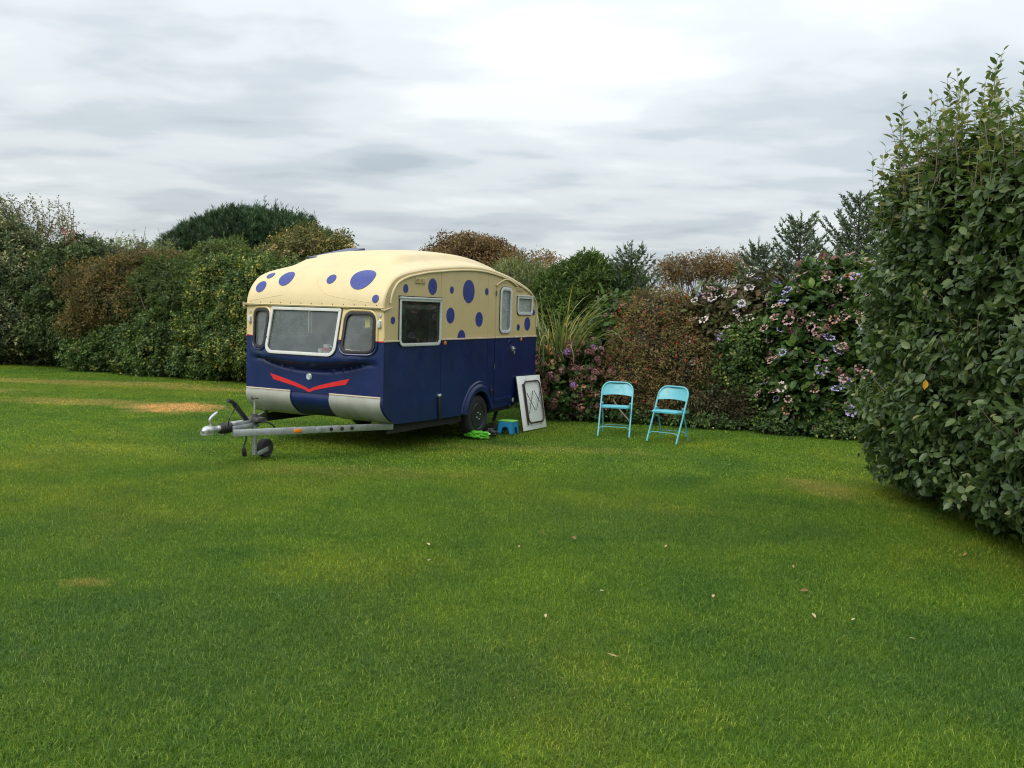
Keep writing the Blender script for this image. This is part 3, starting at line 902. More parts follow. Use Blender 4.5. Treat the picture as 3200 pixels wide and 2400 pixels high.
wheel(.915, 1); wheel(-.915, -1)
m = MB(); m.lathe([(-.85, .035), (.85, .035)], (AXLE, 0, .285), (0, 1, 0), 12); cbuild(m, 'axle', mUNDER)
for sg in(1, -1):
    pts = [(1.86, .34), (1.86, .70), (2.62, .70), (2.62, .34)]
    m = MB(); L0 = np.array([(x_, sg * .80, z_) for x_, z_ in pts]); L1 = np.array([(x_, sg * (HW - .03), z_) for x_, z_ in pts]); m.strip(L0, L1); m.add(L0, [(0, 1, 2, 3)]); m.strip(L0 + [.004, 0, .004], L1 + [.004, 0, .004]); cbuild(m, 'wheel_box', mUNDER)
    m = MB(); m.bar((.25, sg * .93, .30), (1.9, sg * .93, .292), .05, .10); m.bar((2.66, sg * .93, .315), (3.3, sg * .93, .33), .05, .06); cbuild(m, 'chassis_rail', mUNDER)  # near-black rails: the shadow under the body put into their colour
    # drawbar arm, folded box section with punched holes
    a0, a1 = np.array([-1.36, sg * .075, .352]), np.array([.30, sg * .96, .335])
    m = MB(); m.bar(a0, a1, .042, .072); arm = cbuild(m, 'drawbar_arm', mGALV, bevel=.005)
    d_ = (a1 - a0) / np.linalg.norm(a1 - a0); n_ = np.array([-d_[1], d_[0], 0]) * (1 if sg > 0 else -1)
    if n_[1] * sg < 0: n_ = -n_
    for t_ in(.585, .655, .72):
        for s2 in(1, -1):
            m = MB(); m.lathe([(0, .022), (.0025, .022)], a0 + (a1 - a0) * t_ + n_ * .0226 * s2, n_ * s2, 14); cbuild(m, 'punched_hole', mUNDER, arm)
    m = MB(); m.bar(a0 + (a1 - a0) * .355 + n_ * .026, a0 + (a1 - a0) * .40 + n_ * .026, .012, .036); cbuild(m, 'side_reflector', mORANGE, arm, bevel=.003)
    m = MB(); m.bar(a0 + (a1 - a0) * .49 + n_ * .025, a0 + (a1 - a0) * .54 + n_ * .025, .008, .055); cbuild(m, 'bracket_plate', mGALV, arm, bevel=.002)
# overrun coupling on the drawbar
m = MB(); m.bar((-1.34, 0, .395), (-.95, 0, .405), .13, .05); m.bar((-1.30, 0, .44), (-1.0, 0, .445), .09, .035); cbuild(m, 'coupling_body', mGALV, bevel=.008)
m = MB(); m.tube([(-1.50, 0, .408), (-1.30, 0, .408)], .034, 14)
cbuild(m, 'drawtube', mSTEEL, smooth=True)
m = MB(); m.lathe([(0, .03)] + [(.012 + k * .016, .048 + (.010 if k % 2 else -.004)) for k in range(10)] + [(.178, .04)], (-1.485, 0, .405), (1, 0, 0), 20); cbuild(m, 'rubber_gaiter', mRUB, smooth=True)
m = MB()
m.lathe([(0, 0), (.012, .03), (.04, .046), (.09, .05), (.13, .042), (.18, .032), (.21, .03)], (-1.71, 0, .402), (1, 0, 0), 16)
m.box((-1.645, 0, .375), (.11, .085, .035)); head = cbuild(m, 'coupling_head', mSTEEL, smooth=True, angle=50)
m = MB(); m.tube(smooth_path([(-1.58, 0, .44), (-1.60, 0, .48), (-1.605, 0, .515), (-1.57, 0, .545), (-1.505, 0, .58)], 4), [.018, .017, .016, .016, .015, .015, .015, .015, .015, .015, .016, .017, .017, .017, .016, .014, .010], 10); cbuild(m, 'lock_lever', mSTEEL, head, smooth=True)
m = MB(); m.bar((-1.09, .02, .45), (-1.285, .02, .655), .028, .05); hb = cbuild(m, 'handbrake_lever', mBLACK, bevel=.005)
m = MB(); m.tube([(-1.27, .02, .645), (-1.31, .02, .675), (-1.375, .02, .695)], .022, 10); cbuild(m, 'grip', mRUB, hb, smooth=True)
m = MB(); m.tube(smooth_path([(-1.25, .03, .62), (-1.32, .05, .585), (-1.39, .06, .52), (-1.40, .05, .44)], 6), .007, 6); cbuild(m, 'breakaway_cable', mBLACK, smooth=True)
m = MB(); m.tube(smooth_path([(-1.05, .08, .43), (-.95, .14, .44), (-.87, .18, .40), (-.84, .18, .37)], 6), .010, 6); cbuild(m, 'brake_cable', mBLACK, smooth=True)
# jockey wheel
JX = -1.01
m = MB(); m.tube([(JX, .05, .08), (JX, .05, .40)], .027, 14); jt = cbuild(m, 'jockey_post', mGALV, smooth=True)
m = MB(); m.tube([(JX, .05, .42), (JX, .05, .53)], .034, 12); cbuild(m, 'clamp', mDSTEEL, jt, smooth=True)
m = MB(); m.tube([(JX, .05, .50), (JX, .05, .69)], .011, 10); cbuild(m, 'screw_shaft', mSTEEL, jt, smooth=True)
m = MB(); m.tube([(JX - .05, .05, .692), (JX + .05, .05, .692)], .009, 8); m.tube([(JX - .045, .05, .69), (JX - .045, .05, .72)], .009, 8); cbuild(m, 'crank_handle', mDSTEEL, jt, smooth=True)
m = MB(); m.box((JX + .02, .05, .465), (.12, .16, .045)); cbuild(m, 'clamp_bracket', mDSTEEL, jt, bevel=.006)
m = MB(); m.bar((JX, .095, .085), (JX + .17, .095, .13), .008, .05); m.bar((JX, .005, .085), (JX + .17, .005, .13), .008, .05); cbuild(m, 'fork', mGALV, jt, bevel=.003)
m = MB(); m.lathe([(-.035, .06), (-.04, .09), (-.03, .103), (.03, .103), (.04, .09), (.035, .06)], (JX + .165, .05, .132), (0, 1, 0), 28); jw = cbuild(m, 'jockey_wheel', mTYRE, jt, smooth=True)
m = MB(); m.lathe([(-.03, .062), (-.02, .05), (-.015, .02), (.015, .02), (.02, .05), (.03, .062)], (JX + .165, .05, .132), (0, 1, 0), 20); cbuild(m, 'jockey_rim', mGALV, jt, smooth=True)
m = MB(); m.tube(smooth_path([(-1.14, .04, .33), (-1.135, .05, .26), (-1.165, .05, .20), (-1.17, .05, .17)], 5), .008, 6); pl_ = cbuild(m, 'towing_lead', mBLACK, smooth=True)
m = MB(); m.tube([(-1.17, .05, .175), (-1.168, .05, .15), (-1.16, .05, .09), (-1.158, .05, .08)], [.014, .024, .026, .02], 10); cbuild(m, 'plug', mBLACK, pl_, smooth=True)
# steadies under the rear
for sg in(1, -1):
    m = MB(); m.bar((3.25, sg * .8, .36), (3.1, sg * .8, .12), .05, .02); m.box((3.09, sg * .8, .05), (.10, .08, .09)); cbuild(m, 'corner_steady', mDSTEEL)


# ---- things shown in the windows
def to_world(P): return np.array([cw(*q_) for q_ in P])


mYEL = pmat('yellow_paper', (.92, .72, .03), .8, var=.08)
mGRN = pmat('green_paper', (.16, .60, .13), .8, var=.08)
m = MB(); lp = np.array([(.03, .725, 1.615), (.03, .79, 1.612), (.03, .795, 1.49), (.03, .728, 1.482)]); m.slab(to_world(lp), _r * .002)
tag(m.build('paper_tag', mYEL), 'yellow paper tag stuck behind the front corner window of the caravan', 'tag')
m = MB(); lp = np.array([(.385, .985, 1.775), (.43, .985, 1.79), (.448, .985, 1.775), (.455, .985, 1.645), (.38, .985, 1.635)]); m.slab(to_world(lp), -_l * .002)
tag(m.build('paper_tag', mGRN), 'green paper tag hanging inside the side window of the caravan', 'tag')
mCER = pmat('white_china', (.62, .63, .62), .2, var=.05)
mg = thing('mug', 'white china mug with a red band standing in the front window', 'mug', cw(-.03, .235, 1.1605))
m = MB(); m.lathe([(0, .038), (.004, .042), (.11, .044), (.11, .039), (.008, .036), (.008, 0)], (0, 0, 0), (0, 0, 1), 24); m.build('cup', mCER, mg, smooth=True)
m = MB(); m.tube(smooth_path([_l * .040 + [0, 0, .09], _l * .075 + [0, 0, .08], _l * .078 + [0, 0, .04], _l * .042 + [0, 0, .022]], 5), .006, 8); m.build('handle', mCER, mg, smooth=True)
m = MB(); m.lathe([(.03, .0435), (.03, .0450), (.075, .0455), (.075, .0435)], (0, 0, 0), (0, 0, 1), 24); m.build('red_band', mRED, mg, smooth=True)
m = MB(); m.lathe([(0, .026), (.06, .032), (.06, .028), (.006, .023), (.006, 0)], cw(-.02, .135, 1.1605), (0, 0, 1), 18)
tag(m.build('paper_cup', mCER, None, smooth=True), 'small plain white cup beside the mug in the front window', 'cup')
# ================================================================== CHAIRS, TABLE, STOOL
mTURQ = pmat('turquoise_paint', (.078, .36, .43), .42, var=.07, scale=7, bump=.03, bscale=40, stain=(.14, .38, .42), stain_amt=.4)
mTURQ2 = pmat('turquoise_tube_paint', (.10, .39, .45), .38, var=.1, scale=12)


def chair(label, loc, rz):
    """folding steel chair; local x across, y to the back"""
    t = thing('folding_chair', label, 'chair', loc, rz, 'turquoise folding chairs on the lawn')
    hw, zt, yt = .222, .755, .36
    k = yt / zt
    P = []
    P.append((-hw, 0, .012)); P.append((-hw, k * .3, .3)); P.append((-hw, k * .55, .55))
    for a in np.linspace(180, 90, 7): P.append((-hw + .12 + .12 * math.cos(math.radians(a)), k * (.635 + .12 * math.sin(math.radians(a))), .635 + .12 * math.sin(math.radians(a))))
    for a in np.linspace(90, 0, 7): P.append((hw - .12 + .12 * math.cos(math.radians(a)), k * (.635 + .12 * math.sin(math.radians(a))), .635 + .12 * math.sin(math.radians(a))))
    P += [(hw, k * .55, .55), (hw, k * .3, .3), (hw, 0, .012)]
    m = MB(); m.tube(P, .0125, 10, up=(0, 1, 0)); m.build('frame', mTURQ2, t, smooth=True)
    # dished back panel set into the loop
    zs = np.linspace(.565, .742, 9); us = np.linspace(-1, 1, 17); V = []; T = []
    for z in zs:
        w = hw - .006
        if z > .635: w = hw - .12 + math.sqrt(max(.12 ** 2 - (z - .635) ** 2, 0)) - .004
        for u in us:
            zz = z + (.018 * (1 - u * u) if z < .58 else 0)
            V.append((u * w, k * zz + .022 * (1 - u * u), zz)); T.append((u * w, k * zz + .022 * (1 - u * u) + .004, zz))
    F = []; n = 17 * 9
    for i in range(8):
        for j in range(16):
            q_ = (i * 17 + j, i * 17 + j + 1, (i + 1) * 17 + j + 1, (i + 1) * 17 + j)
            F += [q_, tuple(n + x_ for x_ in q_[::-1])]
    m = MB(); m.add(V + T, F); m.build('backrest', mTURQ, t, smooth=True)
    # pressed steel seat with rolled rim
    lp = rrect(-.198, .198, .02, .40, .05, .07, 5)
    m = MB(); lo = np.stack([lp[:, 0], lp[:, 1], np.full(len(lp), .425)], -1); li = inset(lp, .022); li3 = np.stack([li[:, 0], li[:, 1], np.full(len(lp), .442)], -1)
    l4 = inset(lp, .045); l43 = np.stack([l4[:, 0], l4[:, 1], np.full(len(lp), .432)], -1); lb = np.stack([lp[:, 0], lp[:, 1], np.full(len(lp), .405)], -1)
    tilt = lambda A_: A_ - np.stack([0 * A_[:, 1], 0 * A_[:, 1], .05 * (A_[:, 1] - .02)], -1)
    for a_, b_ in((lb, lo), (lo, li3), (li3, l43)): m.strip(tilt(a_), tilt(b_), True)
    m.add(tilt(l43), [tuple(range(len(lp)))]); m.add(tilt(lb), [tuple(range(len(lp)))]); m.build('seat', mTURQ, t, smooth=True)
    for sx in(-1, 1):
        m = MB(); m.tube([(sx * (hw - .026), .20, .47), (sx * (hw - .026), .30, .30), (sx * (hw - .022), .425, .012)], .0105, 8); m.build('rear_leg', mTURQ2, t, smooth=True)
        m = MB(); m.bar((sx * (hw - .014), .21, .47), (sx * (hw - .014), .37, .40), .005, .02); m.build('folding_link', mTURQ2, t)
        m = MB(); m.tube([(sx * hw, -.001, .0), (sx * hw, .008, .03)], .0145, 10); m.build('foot_cap', mTURQ2, t, smooth=True)
    for y0, z0, w in((k * .11, .11, hw), (.385, .105, hw - .023)):
        m = MB(); m.tube(smooth_path([(-w, y0 - .02, z0 - .03), (-w + .015, y0, z0), (-w + .06, y0, z0 + .022), (0, y0, z0 + .024), (w - .06, y0, z0 + .022), (w - .015, y0, z0), (w, y0 - .02, z0 - .03)], 4), .006, 8); m.build('crossbar', mTURQ2, t, smooth=True)
    return t


chair('turquoise folding chair standing next to the mauve hydrangea, nearer the caravan', (1.465, 12.804, 0), -.2194)
chair('turquoise folding chair in front of the dark spruce branches, turned towards the caravan', (2.073, 12.342, 0), -.6118)

# ---- folded table leaning on the caravan
mTABW = pmat('white_table_board', (.78, .80, .75), .5, var=.06, scale=5, stain=(.45, .44, .38), stain_amt=.3)
mBROWN = pmat('brown_steel_tube', (.035, .018, .013), .4, var=.2)
mBRASS = pmat('brass_screw', (.55, .42, .16), .35, metal=.7)
tb = thing('folding_table', 'white folding table with brown tubular legs leaning against the caravan', 'table')
BL, BR = cw(3.215, HW + .22, 0), cw(4.00, HW + .22, 0)
TL, TR = cw(3.285, HW + .035, .778), cw(4.065, HW + .035, .765)
BL[2] = .004; BR[2] = .0
tb.location = tuple((BL + BR) / 2)
ex = (BR - BL) / np.linalg.norm(BR - BL); ez = (TL - BL); ez -= (ez @ ex) * 0; ez = ez / np.linalg.norm(ez)
en = np.cross(ex, ez); en /= np.linalg.norm(en)
if en @ _l < 0: en = -en
TBW, TBH = np.linalg.norm(BR - BL), np.linalg.norm(TL - BL)
o0 = BL - (BL + BR) / 2
tp = lambda u, v, w: o0 + ex * u + ez * v + en * w
m = MB(); m.slab([tp(0, 0, 0), tp(TBW, 0, 0), tp(TBW, TBH, 0), tp(0, TBH, 0)], -en * .02); m.build('table_top', mTABW, tb, bevel=.003)
m = MB(); m.slab([tp(-.002, -.001, -.004), tp(-.002, TBH, -.004), tp(-.010, TBH, -.004), tp(-.010, -.001, -.004)], -en * .013); m.build('edge_band', mBROWN, tb)
lp = rrect(.17, TBW - .085, .10, TBH - .09, .085); m = MB(); m.tube([tp(u, v, .022) for u, v in lp], .012, 8, closed=True); m.build('leg_frame', mBROWN, tb, smooth=True)
m = MB(); m.tube([tp(.145, .07, .016), tp(.145, TBH - .12, .016)], .012, 8); m.build('leg_frame', mBROWN, tb, smooth=True)
m = MB()
m.tube([tp(.19, TBH - .26, .035), tp(.40, .28, .035), tp(.45, .28, .035), tp(TBW - .12, TBH - .24, .035)], .005, 6)
m.tube([tp(.19, .24, .035), tp(.40, TBH - .24, .035), tp(.45, TBH - .24, .035), tp(TBW - .095, .28, .035)], .005, 6)
tag(m.build('wire_brace', mBLACK, tb, smooth=True), kind='stuff')
for u, v in((.25, TBH - .075), (TBW - .2, TBH - .075), (.28, .085), (TBW - .18, .085)):
    m = MB(); m.bar(tp(u - .022, v, .012), tp(u + .022, v, .012), .04, .016, up=en); m.build('leg_clip', mALU, tb, bevel=.003)
for v in(.40, .47):
    m = MB(); m.lathe([(0, .011), (.006, .009), (.008, 0)], tp(.43, v, .0), en, 12); m.build('screw_cap', mBRASS, tb, smooth=True)

# ---- step stool
mSBLU = pmat('blue_plastic', (.015, .24, .48), .4, var=.06)
mSGRN = pmat('lime_plastic', (.22, .60, .10), .45, var=.08, bump=.15, bscale=120)
st = thing('step_stool', 'blue plastic folding step stool with a lime green top', 'stool', (-.035, 12.83, 0), -.37)
H, bx, by, tx, ty = .185, .125, .115, .118, .098
m = MB(); m.slab([(-tx, -ty, H - .018), (tx, -ty, H - .018), (tx, ty, H - .018), (-tx, ty, H - .018)], (0, 0, .018)); m.build('step_top', mSGRN, st, bevel=.006)
m = MB(); m.slab([(-tx * .86, -ty * .93, H - .03), (tx * .86, -ty * .93, H - .03), (tx * .86, ty * .93, H - .03), (-tx * .86, ty * .93, H - .03)], (0, 0, .013)); m.build('under_rim', mBLACK, st)


def splay(P):
    P = np.asarray(P, float); f = (P[:, 2] / H); return np.stack([P[:, 0] * (bx + (tx * .93 - bx) * f), P[:, 1] * (by + (ty * .93 - by) * f), P[:, 2]], -1)


for side, ax in((-1, 0), (1, 0), (-1, 1), (1, 1)):
    prof_ = [(-1, 0), (-.55, 0), (-.40, .075), (-.25, .095), (.25, .095), (.40, .075), (.55, 0), (1, 0), (1, H - .019), (-1, H - .019)]
    P_ = splay([(u, side, z) if ax == 0 else (side, u, z) for u, z in prof_]); off = np.array([0, -side * .008, 0]) if ax == 0 else np.array([-side * .008, 0, 0])
    m = MB(); n_ = 10; V_ = np.concatenate([P_, P_ + off])
    caps = [(0, 1, 2, 9), (2, 3, 4, 5, 8, 9), (5, 6, 7, 8)]
    m.add(V_, [c_ for c_ in caps] + [tuple(n_ + i for i in c_[::-1]) for c_ in caps] + [(i, (i + 1) % n_, n_ + (i + 1) % n_, n_ + i) for i in range(n_)])
    m.build('leg_panel', mSBLU, st)
m = MB()
for s_ in(-1, 1):
    P_ = splay([(.035, s_ * 1.01, .10), (-.035, s_ * 1.01, .10), (-.035, s_ * 1.01, H - .03), (.035, s_ * 1.01, H - .03)]); m = MB(); m.slab(P_, (0, s_ * .003, 0)); m.build('fold_hinge', mSBLU, st)

# ---- crumpled green bag and black bootjack-like clutter by the wheel
mBAG = pmat('lime_bag_plastic', (.12, .52, .03), .3, var=.15, scale=20)


def crumple(name, mat, loc, size, seed, label, cat, amp=.35, rz=0.0, sub=3):
    r_ = np.random.default_rng(seed)
    bm = bmesh.new(); bmesh.ops.create_icosphere(bm, subdivisions=sub, radius=1.0)
    ks = r_.normal(size=(7, 3)) * 3.2; ph = r_.uniform(0, 6.28, 7)
    for v in bm.verts:
        p_ = np.array(v.co); d_ = 1 + amp * sum(abs(math.sin(p_ @ k_ + f_)) - .6 for k_, f_ in zip(ks, ph)) / 2.2
        q_ = p_ * d_ * np.array(size); v.co = (q_[0], q_[1], max(q_[2] + size[2] * .8, .0))
    me = bpy.data.meshes.new(name); bm.to_mesh(me); bm.free()
    o = link(name, me, mat); o.location = loc; o.rotation_euler = (0, 0, rz)
    return tag(o, label, cat)


crumple('plastic_bag', mBAG, (-.44, 12.17, .005), (.15, .055, .05), 5, 'crumpled bright green bag lying against the caravan wheel', 'bag', .55, -.35)
crumple('cloth_bundle', mBLACK, (-.27, 12.30, .005), (.075, .05, .06), 9, 'small black bundle with a loose strap behind the green bag', 'bundle', .5, .4)
m = MB(); m.tube(smooth_path([(-.24, 12.32, .05), (-.17, 12.36, .07), (-.11, 12.34, .03), (-.07, 12.30, .012)], 5), .007, 6)
tag(m.build('loose_strap', mBLACK, None, smooth=True), 'thin black strap trailing over the grass to the step stool', 'strap')

# ================================================================== FALLEN LEAVES
mFALL = leafmat('dry_fallen_leaf', [(0, (.16, .07, .03)), (.5, (.38, .25, .12)), (1, (.52, .45, .30))], .7, .2, 1.2, fol=1.0)


def oval_leaf(tint, curl, w=.5):
    st_ = [(0, 0, 0), (.28, w * .42, .05), (.62, w * .45, .03), (1, 0, 0)]
    V = [(0, 0, 0)]
    for t_, hw_, fo_ in st_[1:3]:
        z_ = -curl * t_ * t_
        V += [(t_, hw_, z_ + fo_), (t_, 0, z_), (t_, -hw_, z_ + fo_)]
    V.append((1, 0, -curl))
    V = np.array(V)
    F = [(0, 2, 1), (0, 3, 2), (1, 2, 5, 4), (2, 3, 6, 5), (4, 5, 7), (5, 6, 7)]
    return raw_mesh('leaf', V, F, np.full(8, tint), smooth=True)


fl_meshes = [oval_leaf(t_, c_, .6) for t_, c_ in((.9, .25), (.6, -.3), (.2, .35), (1.0, .1), (.05, -.2))]
FALLEN = [(1700, 1682, .04, 4), (1790, 1690, .05, 2), (1335, 1711, .045, 3), (1337, 1768, .05, 0), (1620, 1724, .03, 1), (1943, 1625, .035, 3), (2076, 1724, .03, 1), (1931, 2073, .06, 1), (1875, 1863, .035, 3),
          (1704, 1937, .03, 0), (2228, 1875, .035, 0), (2527, 1862, .06, 2), (2536, 1933, .045, 0), (2662, 1957, .035, 3), (2859, 2017, .035, 3), (3023, 1743, .05, 2), (3171, 1775, .055, 4), (2812, 1569, .04, 3),
          (2720, 1555, .03, 0), (2225, 1342, .05, 0), (2480, 1790, .03, 1)]
for i, (px, py, sz, k) in enumerate(FALLEN):
    p_ = on_ground(px, py)
    o = link('fallen_leaf', fl_meshes[k], mFALL); o.location = (p_[0], p_[1], .034); o.scale = (sz * .95,) * 3
    r_ = np.random.default_rng(100 + i); o.rotation_euler = (r_.uniform(-.3, .3), r_.uniform(-.3, .3), r_.uniform(0, 6.28))
    lab = 'largest light tan cupped leaf lying alone on the open lawn' if (px, py) == (1931, 2073) else ('small straw-coloured dry leaf on the mown lawn', 'small light tan cupped leaf on the mown lawn', 'dark brown curled leaf on the mown lawn', 'tiny cream-white dry leaf on the mown lawn', 'reddish-brown dry leaf on the mown lawn')[k]
    tag(o, lab, 'leaf', 'dry leaves fallen on the lawn')
# ================================================================== GROUND AND LAWN
def lawn_colour(t, blade):
    """position-driven lawn tone: bluish, yellowed and scorched areas"""
    g = nd(t, 'ShaderNodeNewGeometry'); pos = g.outputs['Position']
    big = noise(t, pos, .35, 3, .5, .4); mid = noise(t, pos, 1.4, 4, .6, .3)
    col = ramp(t, big, [(.30, (.068, .150, .018)), (.5, (.108, .196, .015)), (.68, (.160, .222, .020))])
    c2 = ramp(t, mid, [(.3, (.70, .82, .97)), (.7, (1.16, 1.11, 1.0))])
    mx = nd(t, 'ShaderNodeMixRGB', blend_type='MULTIPLY'); mx.inputs[0].default_value = 1
    t.links.new(col, mx.inputs[1]); t.links.new(c2, mx.inputs[2]); col = mx.outputs[0]
    bluish = None
    # scorched patches: (x, y, radius x, radius y, strength)
    sepp = nd(t, 'ShaderNodeSeparateXYZ'); t.links.new(pos, sepp.inputs[0])
    fine = noise(t, pos, 3.2, 5, .7, .6)

    def mth(op, a, b=None, clamp=False):
        n = nd(t, 'ShaderNodeMath', operation=op, use_clamp=clamp)
        for i, q in enumerate((a, b)):
            if q is None: continue
            if isinstance(q, (int, float)): n.inputs[i].default_value = q
            else: t.links.new(q, n.inputs[i])
        return n.outputs[0]
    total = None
    for x, y, rx, ry, s in((-1.4, 4.3, 2.4, 1.2, .5), (2.2, 4.2, 1.6, .8, .42), (-3.3, 6.2, 1.5, .8, .3), (1.0, 7.4, 1.6, .9, .3)):      # darker, bluer grass
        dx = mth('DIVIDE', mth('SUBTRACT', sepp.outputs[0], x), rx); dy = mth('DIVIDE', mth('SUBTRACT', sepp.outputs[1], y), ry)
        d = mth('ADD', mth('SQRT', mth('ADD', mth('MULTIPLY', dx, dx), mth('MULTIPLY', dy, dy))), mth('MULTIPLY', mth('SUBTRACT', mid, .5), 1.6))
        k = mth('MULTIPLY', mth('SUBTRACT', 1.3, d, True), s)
        bluish = k if bluish is None else mth('MAXIMUM', bluish, k)
    lm = nd(t, 'ShaderNodeMixRGB'); t.links.new(bluish, lm.inputs[0]); t.links.new(col, lm.inputs[1]); lm.inputs[2].default_value = (.052, .118, .026, 1)
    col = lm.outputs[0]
    for x, y, rx, ry, s in((-5.45, 14.7, .72, .80, 1.0), (-7.2, 15.1, 1.3, .55, .36), (-10.8, 16.4, 2.0, .7, .36), (-2.45, 5.2, .16, .08, .30), (3.2, 9.2, .3, .6, .22), (-9.0, 18.9, 3.0, .6, .35), (-5.5, 18.3, 1.6, .4, .35), (.5, 11.4, 1.4, .3, .15), (-1.6, 9.3, 1.3, .4, .12), (4.3, 6.3, .5, .4, .25)):
        dx = mth('DIVIDE', mth('SUBTRACT', sepp.outputs[0], x), rx); dy = mth('DIVIDE', mth('SUBTRACT', sepp.outputs[1], y), ry)
        d = mth('SQRT', mth('ADD', mth('MULTIPLY', dx, dx), mth('MULTIPLY', dy, dy)))
        d = mth('ADD', d, mth('MULTIPLY', mth('SUBTRACT', fine, .5), 1.9))
        k = mth('MULTIPLY', mth('MULTIPLY', mth('SUBTRACT', 1.25, d, True), 1.6, True), s)
        total = k if total is None else mth('MAXIMUM', total, k)
    speck = mth('MULTIPLY', mth('SUBTRACT', noise(t, pos, 2.1, 6, .72, .8), .64, True), 2.4, True)
    total = mth('MAXIMUM', total, speck)
    dry = nd(t, 'ShaderNodeMixRGB'); t.links.new(total, dry.inputs[0]); t.links.new(col, dry.inputs[1]); dry.inputs[2].default_value = (.47, .33, .125, 1)
    col = dry.outputs[0]
    if blade:
        a = nd(t, 'ShaderNodeAttribute', attribute_name='tint')
        tv = ramp(t, a.outputs['Fac'], [(0, (.50, .60, .75)), (.45, (.95, 1, .95)), (.86, (1.5, 1.35, 1.2)), (.90, (2.6, 1.75, 2.4)), (1, (3.2, 2.1, 3.2))])
        m2 = nd(t, 'ShaderNodeMixRGB', blend_type='MULTIPLY'); m2.inputs[0].default_value = 1
        t.links.new(col, m2.inputs[1]); t.links.new(tv, m2.inputs[2]); col = m2.outputs[0]
    return col


mSOIL, t = newmat('lawn_thatch')
o_ = nd(t, 'ShaderNodeOutputMaterial'); b_ = nd(t, 'ShaderNodeBsdfPrincipled'); t.links.new(b_.outputs[0], o_.inputs[0])
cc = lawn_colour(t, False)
dk = nd(t, 'ShaderNodeMixRGB', blend_type='MULTIPLY'); dk.inputs[0].default_value = 1; t.links.new(cc, dk.inputs[1]); dk.inputs[2].default_value = (.72, .66, .65, 1)
t.links.new(dk.outputs[0], b_.inputs['Base Color']); b_.inputs['Roughness'].default_value = .95; b_.inputs['Specular IOR Level'].default_value = .1
mBLADE, t = newmat('grass_blade')
o_ = nd(t, 'ShaderNodeOutputMaterial'); b_ = nd(t, 'ShaderNodeBsdfPrincipled')
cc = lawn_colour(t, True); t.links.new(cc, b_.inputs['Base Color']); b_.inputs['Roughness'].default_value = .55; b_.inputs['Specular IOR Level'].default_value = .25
tr = nd(t, 'ShaderNodeBsdfTranslucent'); mu = nd(t, 'ShaderNodeMixRGB', blend_type='MULTIPLY'); mu.inputs[0].default_value = 1
t.links.new(cc, mu.inputs[1]); mu.inputs[2].default_value = (1.5, 1.5, .8, 1); t.links.new(mu.outputs[0], tr.inputs[0])
mx = nd(t, 'ShaderNodeMixShader'); mx.inputs[0].default_value = .35; t.links.new(b_.outputs[0], mx.inputs[1]); t.links.new(tr.outputs[0], mx.inputs[2]); t.links.new(mx.outputs[0], o_.inputs[0])

# one sheet to the horizon, finely divided and gently uneven where the lawn is
xs = np.unique(np.concatenate([[-900, -300, -120, -60, -40], np.arange(-30, 16.1, .5), [30, 60, 120, 300, 900]]))
ys = np.unique(np.concatenate([[-900, -300, -100, -40, -20, -10, -4], np.arange(0, 32.1, .5), [45, 70, 120, 300, 900]]))
GX, GY = np.meshgrid(xs, ys, indexing='ij')


def gz(x, y):
    return .012 * (np.sin(x * 1.3 + .4 * y) * np.sin(y * 1.1 - .3 * x)) * sstep(40, 25, np.abs(np.asarray(y))) - .012


V = np.stack([GX, GY, gz(GX, GY)], -1).reshape(-1, 3); nx, ny = len(xs), len(ys)
ii, jj = np.meshgrid(np.arange(nx - 1), np.arange(ny - 1), indexing='ij'); ii, jj = ii.ravel(), jj.ravel()
Fq = np.stack([ii * ny + jj, (ii + 1) * ny + jj, (ii + 1) * ny + jj + 1, ii * ny + jj + 1], -1)
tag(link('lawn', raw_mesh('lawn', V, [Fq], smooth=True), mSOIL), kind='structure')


def grass_patch(seed, n, R, h, w, lean):
    r = np.random.default_rng(seed)
    rad = R * np.sqrt(r.random(n)); a = r.uniform(0, 6.283, n)
    B = np.stack([rad * np.cos(a), rad * np.sin(a), np.full(n, -.004)], -1)
    hh = h * r.uniform(.45, 1.15, n); ww = w * r.uniform(.6, 1.2, n)
    ang = r.uniform(0, 6.283, n); dirv = np.stack([np.cos(ang), np.sin(ang), 0 * ang], -1)
    fa = ang + r.uniform(-.9, .9, n) + 1.57; sv = np.stack([np.cos(fa), np.sin(fa), 0 * fa], -1) * ww[:, None] / 2
    ln = r.uniform(.15, 1.0, n) * lean
    mid = B + np.array([0, 0, 1]) * (hh * .6)[:, None] + dirv * (hh * ln * .35)[:, None]
    tip = B + np.array([0, 0, 1]) * (hh * (1 - .35 * ln))[:, None] + dirv * (hh * ln)[:, None]
    V = np.stack([B - sv, B + sv, mid + sv * .75, mid - sv * .75, tip], 1).reshape(-1, 3)
    i = np.arange(n)[:, None] * 5
    t_ = np.repeat(r.random(n), 5)
    me = raw_mesh('grass_patch', V, [i + np.array([[0, 1, 2, 3]]), i + np.array([[3, 2, 4]])], t_)
    me.materials.append(mBLADE)
    return bpy.data.objects.new('grass_patch', me)


